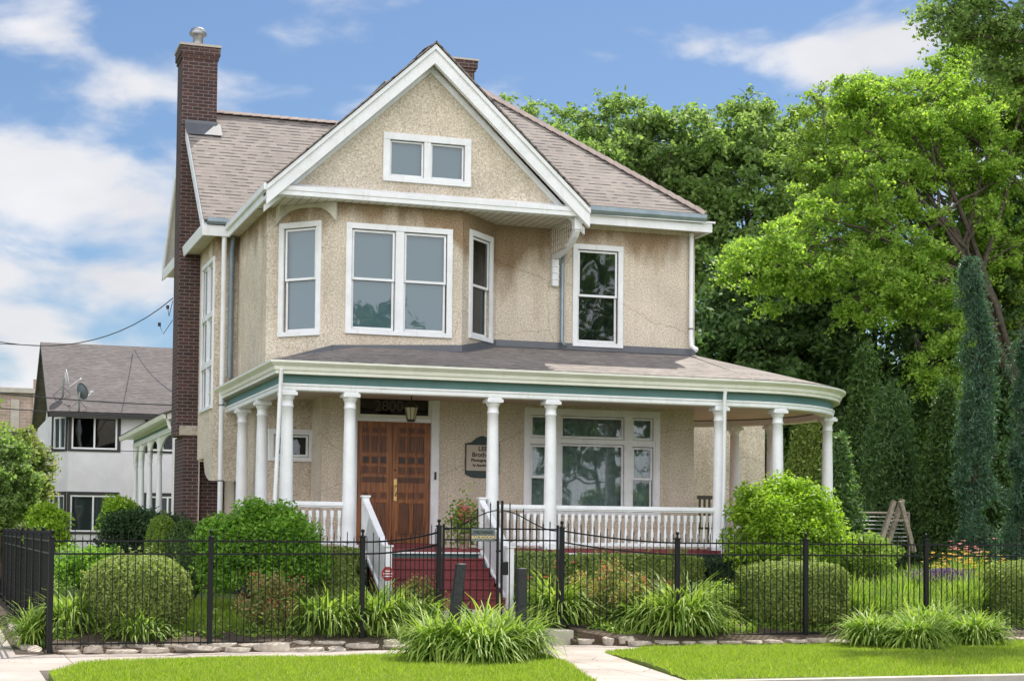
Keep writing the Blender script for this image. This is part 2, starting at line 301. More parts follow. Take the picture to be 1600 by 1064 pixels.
M_AMB = mat('frosted lantern glass', (.55, .5, .36), .25)
M_BLK = mat('black plastic', (.015, .015, .017), .4)
M_TIMB = mat('weathered grey timber', (.32, .27, .22), .9, (.18, .15, .12), 14)
M_POSTB = mat('tarred timber', (.022, .024, .028), .6, (.012, .013, .015), 12, .6, 30)
M_NW = mat('white render', (.72, .71, .74), .9, (.62, .60, .64), 1.2, .2, 30)
grime(M_NW, .35, (3, 3, .5), (.42, .40, .38))
M_CU2 = mat('grey net curtain', (.42, .43, .43), .9)
M_NT = mat('dark brown trim', (.03, .026, .026), .6)
M_SIGNB = mat('dark green sign board', (.018, .04, .035), .5)
M_SIGNP = mat('sign panel', (.48, .42, .34), .6)
M_TXT = mat('sign lettering', (.035, .015, .01), .6)
M_GOLD = mat('gold lettering', (.65, .48, .22), .5)
M_TERR = mat('clay pot', (.42, .30, .24), .8)
M_SREDL = mat('red sign', (.33, .03, .035), .4)
M_STEEL = mat('dull steel', (.35, .36, .37), .45, metal=.7)
M_DISH = mat('dish grey', (.10, .12, .135), .5)

G_OAK = leafmat('broadleaf green', (.13, .21, .07), (.33, .45, .16), .55)
G_BRT = leafmat('bright locust leaf', (.14, .27, .04), (.44, .58, .11), .54)
G_MID = leafmat('mid green leaf', (.13, .22, .04), (.34, .46, .09), .52)
G_DRK = leafmat('dark green leaf', (.065, .13, .05), (.18, .29, .10), .45)
G_CED = leafmat('cedar leaf', (.05, .105, .03), (.13, .22, .055), .34)
G_SPR = leafmat('blue spruce needle', (.035, .09, .055), (.12, .22, .135), .28)
G_BOX = leafmat('boxwood leaf', (.11, .17, .035), (.42, .50, .14), .38)
G_YEW = leafmat('yew needle', (.014, .04, .015), (.05, .10, .028), .25)
G_SHB = leafmat('fresh shrub leaf', (.10, .24, .03), (.32, .52, .07), .47)
G_VIB = leafmat('yellow green shrub leaf', (.14, .27, .02), (.42, .58, .06), .45)
G_VAR = leafmat('variegated leaf', (.10, .20, .03), (.5, .55, .22), .35)
G_ROS = leafmat('rose leaf', (.10, .17, .04), (.52, .46, .20), .38, (.55, .20, .10), .35)
G_LIL = leafmat('daylily blade', (.12, .235, .03), (.42, .53, .12), .42)
G_GRS = leafmat('grass blade', (.15, .26, .02), (.40, .50, .06), .42, (.48, .42, .18), .05)
G_PER = leafmat('perennial leaf', (.11, .23, .03), (.38, .48, .10), .42)
G_RSG = leafmat('rose green leaf', (.12, .20, .04), (.38, .44, .14), .4, (.5, .42, .2), .2)
G_RED = leafmat('red petal', (.5, .02, .015), (.65, .06, .03), .3)
G_PNK = leafmat('pink petal', (.8, .16, .30), (.9, .34, .5), .3)
G_YEL = leafmat('yellow petal', (.7, .45, .03), (.75, .55, .12), .3, (.75, .22, .15), .15)
G_PUR = leafmat('purple petal', (.09, .035, .19), (.18, .07, .30), .3)
G_WHT = leafmat('white petal', (.7, .7, .6), (.8, .8, .75), .3)

def tag(o, label=None, cat=None, group=None, kind=None):
    if label: o['label'] = label
    if cat: o['category'] = cat
    if group: o['group'] = group
    if kind: o['kind'] = kind
    return o

def empty(name, loc, label=None, cat=None, group=None):
    o = bpy.data.objects.new(name, None); col.objects.link(o); o.location = loc; o.empty_display_size = .2
    return tag(o, label, cat, group)

def put(o, parent=None):
    col.objects.link(o)
    if parent is not None:
        o.parent = parent
        q = parent; loc = Vector((0, 0, 0))
        while q is not None:
            if q.type == 'EMPTY': loc += q.location
            q = q.parent
        o.matrix_parent_inverse = Matrix.Translation(-loc) if parent.type == 'EMPTY' else Matrix.Identity(4)
    return o

class MB:
    def __init__(s): s.v = []; s.f = []; s.sm = []
    def add(s, vs, fs, smooth=False):
        b = len(s.v); s.v += [tuple(p) for p in vs]; s.f += [tuple(b+i for i in f) for f in fs]; s.sm += [smooth]*len(fs); return s
    def quad(s, *p): return s.add(p, [tuple(range(len(p)))])
    def box(s, x0, x1, y0, y1, z0, z1):
        v = [(x0, y0, z0), (x1, y0, z0), (x1, y1, z0), (x0, y1, z0), (x0, y0, z1), (x1, y0, z1), (x1, y1, z1), (x0, y1, z1)]
        return s.add(v, [(0, 3, 2, 1), (4, 5, 6, 7), (0, 1, 5, 4), (1, 2, 6, 5), (2, 3, 7, 6), (3, 0, 4, 7)])
    def fbox(s, P, u, n, a0, a1, d0, d1, z0, z1):
        """box in a wall frame: u along the wall, n outward"""
        P = Vector(P); u = Vector(u); n = Vector(n)
        c = lambda a, d, z: tuple(P+u*a+n*d+Vector((0, 0, z)))
        v = [c(a0, d1, z0), c(a1, d1, z0), c(a1, d0, z0), c(a0, d0, z0), c(a0, d1, z1), c(a1, d1, z1), c(a1, d0, z1), c(a0, d0, z1)]
        return s.add(v, [(0, 3, 2, 1), (4, 5, 6, 7), (0, 1, 5, 4), (1, 2, 6, 5), (2, 3, 7, 6), (3, 0, 4, 7)])
    def prism(s, poly, off):
        """poly: 3D loop, extruded by vector off"""
        n = len(poly); a = [Vector(p) for p in poly]; b = [p+Vector(off) for p in a]
        fs = [tuple(range(n))[::-1], tuple(range(n, 2*n))] + [(i, (i+1) % n, n+(i+1) % n, n+i) for i in range(n)]
        return s.add(a+b, fs)
    def tube(s, pts, r, n=8, smooth=True, cap=True):
        pts = [Vector(p) for p in pts]; rs = r if isinstance(r, (list, tuple)) else [r]*len(pts)
        vs = []; ref = None
        for i, p in enumerate(pts):
            t = (pts[min(i+1, len(pts)-1)]-pts[max(i-1, 0)])
            if t.length < 1e-9: t = Vector((0, 0, 1))
            t.normalize()
            if ref is None: ref = Vector((1, 0, 0)) if abs(t.x) < .9 else Vector((0, 1, 0))
            a = (ref - t*ref.dot(t)).normalized(); b = t.cross(a); ref = a
            for k in range(n):
                th = 2*math.pi*(k+.5)/n; vs.append(p+(a*math.cos(th)+b*math.sin(th))*rs[i])
        fs = [(i*n+k, i*n+(k+1) % n, (i+1)*n+(k+1) % n, (i+1)*n+k) for i in range(len(pts)-1) for k in range(n)]
        s.add(vs, fs, smooth)
        if cap: s.add(vs[:n], [tuple(range(n))[::-1]]); s.add(vs[-n:], [tuple(range(n))])
        return s
    def lathe(s, prof, c=(0, 0, 0), n=16):
        return s.tube([(c[0], c[1], c[2]+z) for r, z in prof], [r for r, z in prof], n)
    def sweep(s, path, prof, closed=False):
        """path 2D; prof list of (outward, z); outward = right hand of travel"""
        P = [Vector((a, b)) for a, b in path]; n = len(P); rows = []
        for i in range(n):
            d0 = (P[i]-P[i-1]).normalized() if i else None; d1 = (P[i+1]-P[i]).normalized() if i < n-1 else None
            d0 = d0 or d1; d1 = d1 or d0
            n0 = Vector((d0.y, -d0.x)); n1 = Vector((d1.y, -d1.x)); m = (n0+n1)/(1+n0.dot(n1))
            rows.append([(P[i].x+m.x*o, P[i].y+m.y*o, z) for o, z in prof])
        k = len(prof); vs = [p for r in rows for p in r]; rng = k if closed else k-1
        fs = [(i*k+j, (i+1)*k+j, (i+1)*k+(j+1) % k, i*k+(j+1) % k) for i in range(n-1) for j in range(rng)]
        if closed: fs += [tuple(range(k)), tuple((n-1)*k+j for j in range(k))[::-1]]
        return s.add(vs, fs)
    def build(s, name, m, parent=None, origin=None, uvo=(0, 0, 0)):
        me = bpy.data.meshes.new(name)
        vs = s.v if origin is None else [(a-origin[0], b-origin[1], c-origin[2]) for a, b, c in s.v]
        me.from_pydata(vs, [], s.f); me.update()
        me.polygons.foreach_set('use_smooth', s.sm)
        uvl = me.uv_layers.new(name='UVMap'); Z = Vector((0, 0, 1)); O = Vector(uvo)
        for p in me.polygons:
            nn = p.normal
            if abs(nn.z) > .97 or nn.length < .5: t = Vector((1, 0, 0)); b = Vector((0, 1, 0))
            else:
                t = Z.cross(nn).normalized(); b = nn.cross(t)
            for li in p.loop_indices:
                q = Vector(vs[me.loops[li].vertex_index])-O; uvl.data[li].uv = (t.dot(q), b.dot(q))
        me.materials.append(m)
        o = bpy.data.objects.new(name, me)
        if origin is not None: o.location = origin
        return put(o, parent)

def bevel(o, w=.004, seg=1):
    b = o.modifiers.new('bevel', 'BEVEL'); b.width = w; b.segments = seg; b.limit_method = 'ANGLE'; return o

def struct(o): return tag(o, kind='structure')

def quads_np(name, verts, nper, m, parent=None, origin=None, smooth=False):
    """verts (F*nper,3) numpy, each face its own nper verts"""
    V = np.asarray(verts, dtype=np.float32)
    if origin is not None: V = V-np.array(origin, dtype=np.float32)
    me = bpy.data.meshes.new(name); nv = len(V); nf = nv//nper
    me.vertices.add(nv); me.vertices.foreach_set('co', V.ravel())
    me.loops.add(nv); me.loops.foreach_set('vertex_index', np.arange(nv, dtype=np.int32))
    me.polygons.add(nf); me.polygons.foreach_set('loop_start', np.arange(0, nv, nper, dtype=np.int32))
    try: me.polygons.foreach_set('loop_total', np.full(nf, nper, dtype=np.int32))
    except Exception: pass
    me.update(calc_edges=True); me.validate()
    me.materials.append(m); o = bpy.data.objects.new(name, me)
    if origin is not None: o.location = origin
    return put(o, parent)

def unit(a): return a/np.maximum(np.linalg.norm(a, axis=1, keepdims=True), 1e-9)
def leaf_verts(rg, C, size, asp=.55, up=.6, droop=0., out=None):
    n = len(C); nr = rg.normal(size=(n, 3)); nr[:, 2] += up*2
    if out is not None: nr += out*1.2
    nr = unit(nr); d = rg.normal(size=(n, 3)); d[:, 2] -= droop*2
    d = unit(d-nr*(d*nr).sum(1, keepdims=True)); s = np.cross(nr, d)
    l = size*rg.uniform(.65, 1.35, (n, 1))/2
    v = np.stack([C-d*l, C+s*l*asp-d*l*.1, C+d*l, C-s*l*asp-d*l*.1], 1)
    return v.reshape(-1, 3)

def noise3(p, seed, f=1.0):
    rr = np.random.default_rng(seed); o = np.zeros(len(p))
    for k in range(5):
        d = rr.normal(size=3)*f*(1.6**k); o += np.sin(p@d+rr.uniform(0, 6.3))/(1.35**k)
    return o/2.4

def tree(name, label, cat, base, cc, rad, m, seed, clumps=170, per=300, leaf=.2, rc=.75, trunk=.25, group=None, limbs=9, upb=.5, droop=.1, flat=.6, low=-.9, hollow=.45, asp=.55, bend=None, lobes=None):
    rg = np.random.default_rng(seed); base = Vector(base); cc = Vector(cc)
    root = empty(name, base, label, cat, group)
    d = unit(rg.normal(size=(clumps*3, 3))); d = d[d[:, 2] > low][:clumps]
    r = rg.uniform(hollow, 1, (len(d), 1))**.6; r *= (1+.22*noise3(d*2, seed, 1.3))[:, None]
    cl = d*r*np.array(rad)+np.array(cc)
    if lobes:
        W = np.array([l[2] for l in lobes]); pick = rg.choice(len(lobes), len(d), p=W/W.sum())
        cl = np.stack([d[i]*r[i]*np.array(lobes[k][1])+np.array(lobes[k][0]) for i, k in enumerate(pick)])
    # leaves
    C = []
    sizes = rg.uniform(.55, 1.35, len(cl))
    for c, s in zip(cl, sizes):
        n = int(per*s*s); kt = max(5, int(9*s)); tw = unit(rg.normal(size=(kt, 3))+np.array((0, 0, .25))); tl = rg.uniform(.5, 1.45, kt); ti = rg.integers(0, kt, n)
        f = rg.uniform(0.05, 1, (n, 1))**.7; q = tw[ti]*tl[ti][:, None]*f; q[:, 2] = q[:, 2]*flat-.18*(f[:, 0]**2)*tl[ti]
        C.append(c+q*rc*s+rg.normal(size=(n, 3))*rc*.13)
    C = np.concatenate(C)
    quads_np('crown', leaf_verts(rg, C, leaf, asp, upb, droop), 4, m, root)
    # wood
    mb = MB(); top = Vector((cc.x, cc.y, cc.z+rad[2]*.45)); pts = []
    mid = base.lerp(top, .5)+Vector((rg.uniform(-.1, .1), rg.uniform(-.1, .1), 0))*rad[0]
    if bend: mid = Vector(bend)
    for i in range(13):
        t = i/12; pts.append(base.lerp(mid, t).lerp(mid.lerp(top, t), t)+Vector((math.sin(i*1.7), math.cos(i*2.3), 0))*trunk*.25*(t > 0))
    mb.tube(pts, [trunk*(1.25 if i == 0 else 1)*(1-.8*i/12) for i in range(13)], 10)
    lp = [(p, trunk*.3) for p in pts[6:]]
    idx = rg.permutation(len(cl))[:limbs]
    for k in idx:
        e = Vector(cl[k]); i0 = int(rg.integers(4, 10)); s0 = pts[i0]; r0 = trunk*(1-.8*i0/12)*.62
        m1 = s0.lerp(e, .45)+Vector((rg.normal()*.08, rg.normal()*.08, .16))*(e-s0).length
        q = [s0.lerp(m1, t).lerp(m1.lerp(e, t), t)+Vector((rg.normal(), rg.normal(), rg.normal()))*.05*(0 < t < 1) for t in np.linspace(0, 1, 8)]
        mb.tube(q, [r0*(1-.75*j/7) for j in range(8)], 7); lp += [(p, r0*(1-.75*j/7)) for j, p in enumerate(q) if j > 2]
    LP = np.array([p[0][:] for p in lp])
    for c in cl:
        dd = ((LP-c)**2).sum(1)+2*np.maximum(0, LP[:, 2]-c[2])**2; k = int(dd.argmin()); s0 = Vector(LP[k]); e = Vector(c); ln = (e-s0).length
        m1 = s0.lerp(e, .5)+Vector((rg.normal(), rg.normal(), 1))*.09*ln
        mb.tube([s0, s0.lerp(m1, .55), m1, m1.lerp(e, .6), e], [min(lp[k][1]*.6, .012+.02*ln)*f for f in (1, .85, .65, .45, .2)], 5)
        for j in range(3):
            o = Vector(unit(rg.normal(size=(1, 3)))[0])*rc*.75; o.z = abs(o.z)*.4
            mb.tube([m1.lerp(e, .6), e+o*.5, e+o], [.014, .010, .004], 4)
    mb.build('trunk', M_BARK, root)
    return root

def bush(name, label, cat, base, rad, m, seed, n=9000, leaf=.06, group=None, clumps=60, rc=.3, up=.5, stems=True, asp=.5, flat=.8, zc=None, origin_root=True):
    rg = np.random.default_rng(seed); base = Vector(base); root = empty(name, base, label, cat, group)
    zc = rad[2]*.85 if zc is None else zc
    d = unit(rg.normal(size=(clumps, 3))); d[:, 2] = np.where(d[:, 2] < -.5, -d[:, 2], d[:, 2])
    r = rg.uniform(.35, 1, (clumps, 1))**.5*(1+.16*noise3(d*2, seed, 1.5))[:, None]
    cl = d*r*np.array(rad)*.86+np.array((base.x, base.y, base.z+zc))
    per = n//clumps; C = []
    for c in cl:
        s = rg.uniform(.7, 1.3); q = unit(rg.normal(size=(int(per*s), 3)))*rg.uniform(0, 1, (int(per*s), 1))**.4; q[:, 2] *= flat
        C.append(c+q*rc*s)
    C = np.concatenate(C); C = C[C[:, 2] > base.z+.03]
    quads_np('foliage', leaf_verts(rg, C, leaf, asp, up, .1), 4, m, root)
    if stems:
        mb = MB()
        for c in cl[::2]:
            e = Vector(c); s0 = base+Vector((rg.normal()*.12*rad[0], rg.normal()*.12*rad[1], 0)); m1 = s0.lerp(e, .5)+Vector((0, 0, .12))
            mb.tube([s0, m1, e], [.016, .011, .004], 5)
        mb.build('stem', M_BARK, root)
    return root

def clipped(name, label, cat, base, rad, m, seed, n=22000, leaf=.035, power=2.6, group=None, core=True, rough=.03):
    """clipped shrub: dense leaf shell on a superellipsoid, over a twig core"""
    rg = np.random.default_rng(seed); base = Vector(base); root = empty(name, base, label, cat, group)
    d = unit(rg.normal(size=(n, 3))); p = power
    k = (np.abs(d)**p).sum(1, keepdims=True)**(-1/p); s = d*k
    ln = 1+.035*noise3(s*3, seed, 2)[:, None]
    dep = rg.exponential(.045, (n, 1))-.015
    P = s*(ln-np.clip(dep, -.03, .3))*np.array(rad)+np.array((base.x, base.y, base.z+rad[2]))
    ks = max(30, n//450); si = rg.integers(0, len(s), ks); base3 = np.array((base.x, base.y, base.z+rad[2])); st_ = []
    for i in si:
        if s[i][2] < -.2: continue
        f = rg.uniform(0, 1, (14, 1)); st_.append(base3+s[i]*np.array(rad)+(unit(s[i:i+1])*.6+np.array((0, 0, .5))+rg.normal(size=(1, 3))*.25)*f*rg.uniform(.05, .13)+rg.normal(size=(14, 3))*.012)
    hol = noise3(s*5, seed+7, 1.6) < -.95; P = P[~hol]; P = np.concatenate([P]+st_)
    P = P[P[:, 2] > base.z+.02]; dd = unit(P-np.array((base.x, base.y, base.z+rad[2])))
    quads_np('foliage', leaf_verts(rg, P+rg.normal(size=P.shape)*rough*.3, leaf, .6, .2, 0, dd), 4, m, root)
    mb = MB()
    nu, nv_ = 14, 9; vs = []
    for i in range(nv_+1):
        ph = -math.pi/2+math.pi*i/nv_
        for j in range(nu):
            th = 2*math.pi*j/nu; v = Vector((math.cos(ph)*math.cos(th), math.cos(ph)*math.sin(th), math.sin(ph)))
            kk = (abs(v.x)**p+abs(v.y)**p+abs(v.z)**p)**(-1/p); v = v*kk*.84
            vs.append((base.x+v.x*rad[0], base.y+v.y*rad[1], max(base.z+.03, base.z+rad[2]+v.z*rad[2])))
    mb.add(vs, [(i*nu+j, i*nu+(j+1) % nu, (i+1)*nu+(j+1) % nu, (i+1)*nu+j) for i in range(nv_) for j in range(nu)], True)
    mb.build('branches', m, root)
    return root

def blade_verts(rg, n, c, spread, length, width, segs=5, arch=1.0, lean=.55, flatx=1.0):
    """arching strap leaves; returns (n*segs*4,3) quads"""
    th = rg.uniform(0, 2*math.pi, n); L_ = length*rg.uniform(.6, 1.15, n); rr = spread*np.sqrt(rg.uniform(0, 1, n))
    ph = rg.uniform(0, 2*math.pi, n); bx = c[0]+rr*np.cos(ph)*flatx; by = c[1]+rr*np.sin(ph)
    th = np.where(rg.uniform(0, 1, n) < .6, ph+rg.normal(0, .6, n), th)
    el0 = rg.uniform(.55, 1.5, n)*lean/.55; el0 = np.clip(el0, .4, 1.5)
    x = bx; y = by; z = np.full(n, c[2]); w = width*rg.uniform(.7, 1.2, n)
    prev = None; out_ = []
    sx, sy = -np.sin(th), np.cos(th); el = el0.copy(); dl = L_/segs; bendr = rg.uniform(.25, .75, n)*arch
    P = [np.stack([x, y, z], 1)]
    for k in range(segs):
        x = x+np.cos(th)*np.cos(el)*dl; y = y+np.sin(th)*np.cos(el)*dl; z = np.maximum(z+np.sin(el)*dl, c[2]+.01); el = el-bendr*(.6+.5*k/segs)
        P.append(np.stack([x, y, z], 1))
    S = np.stack([sx, sy, np.zeros(n)], 1)
    for k in range(segs):
        w0 = w*(1-.15*(k == 0))*(1 if k < segs*.5 else 1-.9*(k-segs*.5)/(segs*.55)); w1 = w*(1 if k+1 < segs*.5 else max(.08, 1-.9*(k+1-segs*.5)/(segs*.55)))
        out_.append((P[k]-S*w0[:, None]/2, P[k]+S*w0[:, None]/2, P[k+1]+S*(w1 if np.ndim(w1) else w1)[:, None]/2, P[k+1]-S*w1[:, None]/2))
    return np.stack([np.stack(o, 1) for o in out_], 1)   # n,segs,4,3

def strap_mesh(name, B, m, parent=None, origin=None):
    """B: n,segs,4,3 - connected strips so each blade is one island"""
    n, s = B.shape[:2]
    V = np.concatenate([B[:, :, 0:2].reshape(n, s*2, 3), B[:, -1, [3, 2]].reshape(n, 2, 3)], 1)  # row k: left,right
    base = (np.arange(n)*(2*s+2))[:, None, None]; k = np.arange(s)[None, :, None]*2
    F = base+k+np.array([0, 1, 3, 2])[None, None, :]
    V = V.reshape(-1, 3).astype(np.float32)
    if origin is not None: V = V-np.array(origin, dtype=np.float32)
    F = F.reshape(-1, 4).astype(np.int32)
    me = bpy.data.meshes.new(name); me.vertices.add(len(V)); me.vertices.foreach_set('co', V.ravel())
    me.loops.add(F.size); me.loops.foreach_set('vertex_index', F.ravel()); me.polygons.add(len(F)); me.polygons.foreach_set('loop_start', np.arange(0, F.size, 4, dtype=np.int32))
    me.update(calc_edges=True); me.validate(); me.materials.append(m)
    me.polygons.foreach_set('use_smooth', [True]*len(me.polygons))
    o = bpy.data.objects.new(name, me)
    if origin is not None: o.location = origin
    return put(o, parent)

def lily(name, label, base, seed, n=220, spread=.22, length=.75, width=.022, m=None, group=None, arch=1.0, flowers=None, fx=1.0, cat='plant', lean=.55):
    rg = np.random.default_rng(seed); root = empty(name, base, label, cat, group)
    strap_mesh('leaves', blade_verts(rg, n, base, spread, length, width, 5, arch, lean, fx), m or G_LIL, root)
    if flowers:
        fm, k, h = flowers
        for i in range(k):
            c = np.array((base[0]+rg.normal()*spread*1.1, base[1]+rg.normal()*spread*.8, base[2]+h*rg.uniform(.8, 1.15)))
            petals(c, .05, fm, root, rg)
    return root

def petals(c, r, m, root, rg, name='flower', k=6):
    V = []
    for i in range(k):
        a = 2*math.pi*i/k+rg.uniform(0, 1); d = np.array((math.cos(a), math.sin(a), .5)); s = np.array((-math.sin(a), math.cos(a), 0))
        V += [c, c+d*r*.6+s*r*.35, c+d*r*1.1-np.array((0, 0, r*.15)), c+d*r*.6-s*r*.35]
    return quads_np(name, np.array(V), 4, m, root)

def textmesh(txt, size, P, u, up, nrm, m, parent, name='lettering', extr=.003, align='CENTER', bold=0):
    c = bpy.data.curves.new('t', 'FONT'); c.body = txt; c.size = size; c.align_x = align; c.align_y = 'CENTER'; c.extrude = extr; c.offset = bold
    o = bpy.data.objects.new('t', c); col.objects.link(o); bpy.context.view_layer.update()
    me = bpy.data.meshes.new_from_object(o.evaluated_get(bpy.context.evaluated_depsgraph_get()))
    bpy.data.objects.remove(o); mt = Matrix.Identity(4)
    for i in range(3): mt[i][0] = u[i]; mt[i][1] = up[i]; mt[i][2] = nrm[i]; mt[i][3] = P[i]
    me.transform(mt); me.materials.clear(); me.materials.append(m); me.name = name
    return put(bpy.data.objects.new(name, me), parent)

exec_parts = []
# ================================================================== SETTING
gr = MB(); gr.quad((-900, -300, -.10), (900, -300, -.10), (900, 1500, -.10), (-900, 1500, -.10)); struct(gr.build('ground', M_GRD))
# sidewalk sheet with scored slab joints
M_SW = brickmat('scored concrete slabs', (.43, .37, .33), (.39, .335, .295), (.15, .125, .105), 1.55, 1.55, .008, bump=.3, offset=0)
grime(M_SW, .55, (1.7, 1.7, 1.7), (.24, .20, .165))
def cracks(m, sc_=.5):
    t = m.node_tree; b = t.nodes['Principled BSDF']; src = b.inputs['Base Color'].links[0].from_socket; tcn = t.nodes.new('ShaderNodeTexCoord')
    n = t.nodes.new('ShaderNodeTexNoise'); n.inputs['Scale'].default_value = 2.5; n.inputs['Detail'].default_value = 6; t.links.new(tcn.outputs['Object'], n.inputs[0])
    mz = t.nodes.new('ShaderNodeMix'); mz.data_type = 'VECTOR'; mz.inputs[0].default_value = .12; t.links.new(tcn.outputs['Object'], mz.inputs[4]); t.links.new(n.outputs['Color'], mz.inputs[5])
    vo = t.nodes.new('ShaderNodeTexVoronoi'); vo.feature = 'DISTANCE_TO_EDGE'; vo.inputs['Scale'].default_value = sc_; t.links.new(mz.outputs[1], vo.inputs[0])
    vl = t.nodes.new('ShaderNodeMapRange'); vl.inputs[1].default_value = 0; vl.inputs[2].default_value = .006; vl.inputs[3].default_value = .75; vl.inputs[4].default_value = 0; t.links.new(vo.outputs[0], vl.inputs[0])
    k = t.nodes.new('ShaderNodeMix'); k.data_type = 'RGBA'; k.inputs[7].default_value = (.08, .065, .05, 1); t.links.new(vl.outputs[0], k.inputs[0]); t.links.new(src, k.inputs[6]); t.links.new(k.outputs[2], b.inputs['Base Color'])
cracks(M_SW)
sw = MB()
sw.box(-8, 40, 20.3, 23.45, -.25, 0); sw.box(-1.3, 1.33, 23.45, 90, -.25, 0); sw.box(-1.3, 1.1, 17.35, 20.3, -.25, 0)
struct(sw.build('sidewalk', M_SW))
pa = MB(); pa.prism([(7.62, 20.95, -.2), (6.9, 17.35, -.2), (7.95, 17.35, -.2), (8.72, 21.77, -.2)], (0, 0, .204)); struct(pa.build('path', M_SW))
kb = MB(); kb.box(-8, 40, 17.14, 17.346, -.3, .012); struct(kb.build('kerb', M_CON))
rd = MB(); rd.box(-300, 300, -12, 17.12, -.3, -.16); M_AS = mat('asphalt', (.06, .06, .06), .9, (.045, .045, .045), 3, .4, 90); struct(rd.build('road', M_AS))

def sheet(name, outline, m, zf, step=.25, z_off=0.0):
    """grid sheet clipped to a polygon outline"""
    bm = bmesh.new(); vs = [bm.verts.new((x, y, 0)) for x, y in outline]; bm.faces.new(vs)
    xs = [p[0] for p in outline]; ys = [p[1] for p in outline]
    for k in np.arange(min(xs)+step, max(xs), step): bmesh.ops.bisect_plane(bm, geom=bm.verts[:]+bm.edges[:]+bm.faces[:], plane_co=(k, 0, 0), plane_no=(1, 0, 0))
    for k in np.arange(min(ys)+step, max(ys), step): bmesh.ops.bisect_plane(bm, geom=bm.verts[:]+bm.edges[:]+bm.faces[:], plane_co=(0, k, 0), plane_no=(0, 1, 0))
    for v in bm.verts: v.co.z = zf(v.co.x, v.co.y)+z_off
    be = [e for e in bm.edges if e.is_boundary]; r_ = bmesh.ops.extrude_edge_only(bm, edges=be)
    for v in [g for g in r_['geom'] if isinstance(g, bmesh.types.BMVert)]: v.co.z = -.2
    bmesh.ops.recalc_face_normals(bm, faces=bm.faces[:])
    me = bpy.data.meshes.new(name); bm.to_mesh(me); bm.free(); me.materials.append(m)
    return struct(put(bpy.data.objects.new(name, me)))

def inpoly(x, y, poly):
    c = np.zeros(len(x), bool); n = len(poly)
    for i in range(n):
        x0, y0 = poly[i]; x1, y1 = poly[(i+1) % n]
        if y0 == y1: continue
        t = ((y0 > y) != (y1 > y)) & (x < (x1-x0)*(y-y0)/(y1-y0)+x0); c ^= t
    return c

def grass(name, label, poly, zf, dens, h, seed, wd=.006):
    rg = np.random.default_rng(seed); xs = [p[0] for p in poly]; ys = [p[1] for p in poly]
    n = int(dens*(max(xs)-min(xs))*(max(ys)-min(ys))); x = rg.uniform(min(xs), max(xs), n); y = rg.uniform(min(ys), max(ys), n)
    jx = x+.07*noise3(np.stack([x*2, y*2, x*0], 1), seed+1, 2.5); jy = y+.07*noise3(np.stack([y*2, x*2, x*0], 1), seed+2, 2.5)
    k = inpoly(jx, jy, poly)|(inpoly(x, y, poly)&(rg.uniform(0, 1, n) < .7)); x = x[k]; y = y[k]; n = len(x)
    z = np.array([zf(a, b) for a, b in zip(x, y)]); th = rg.uniform(0, 6.283, n); hh = h*rg.uniform(.4, 1.3, n)*(1+.4*noise3(np.stack([x, y, z], 1), seed, 2.2))
    c = np.stack([x, y, z], 1); s = np.stack([np.cos(th), np.sin(th), np.zeros(n)], 1)*wd
    tip = c+np.stack([rg.normal(0, .45, n)*hh, rg.normal(0, .45, n)*hh, hh], 1)
    V = np.stack([c-s, c+s, tip], 1).reshape(-1, 3)
    o = quads_np(name, V, 3, G_GRS); tag(o, label, 'grass', kind='stuff'); return o

def mound(x, y): return .012+.03*max(0, min(1, (y-17.4)/1.2))*max(0, min(1, (21.6-y)/.8))+.01*math.sin(x*1.7+y)
BL = [(1.15, 17.35), (1.15, 19.3), (1.6, 20.75), (2.4, 21.3), (3.6, 21.5), (6.0, 21.75), (7.1, 21.35), (7.6, 20.9), (6.88, 17.35)]
BR = [(7.98, 17.35), (8.78, 21.9), (9.4, 22.3), (12.3, 22.75), (16, 22.8), (30, 22.8), (30, 17.35)]
sheet('lawn', [(-9, 23.5), (-1.35, 23.5), (-1.35, 90), (-9, 90)], M_TURF, lambda x, y: .01, 3.0); sheet('lawn', BL, M_TURF, mound, .5); sheet('lawn', BR, M_TURF, mound, .5)
YD = [(1.42, 23.3), (6.2, 23.3), (6.9, 24.3), (6.9, 25.4), (6.3, 26.5), (6.3, 90), (1.42, 90)]
YD2 = [(9.1, 24.3), (9.5, 23.3), (60, 23.3), (60, 90), (6.3, 90), (6.3, 26.5), (9.1, 26.5)]
sheet('lawn', YD, M_TURF, gz, 1.0); sheet('lawn', YD2, M_TURF, gz, 1.5)
sheet('soil', [(1.42, 22.95), (6.2, 22.95), (6.9, 23.8), (6.9, 24.2), (1.42, 24.0)], M_SOIL, lambda x, y: gz(x, y)+.012+.04*(y > 23.1), .3)
sheet('soil', [(9.1, 23.75), (9.8, 22.95), (40, 22.95), (40, 24.3), (9.1, 24.3)], M_SOIL, lambda x, y: gz(x, y)+.012+.04*(y > 23.1), .4)
sheet('soil', [(.95, 23.0), (1.4, 22.9), (1.4, 60), (.95, 60)], M_SOIL, lambda x, y: .012, 1.2)
fl_ = MB(); fl_.prism([(9.0, 23.62, .04), (10.9, 22.98, .03), (10.9, 24.3, .16), (9.0, 24.5, .2)], (0, 0, -.3)); struct(fl_.build('soil', M_SOIL))
fl_ = MB(); fl_.prism([(4.9, 22.98, .03), (6.78, 23.6, .04), (6.78, 24.5, .2), (4.9, 24.3, .16)], (0, 0, -.3)); struct(fl_.build('soil', M_SOIL))
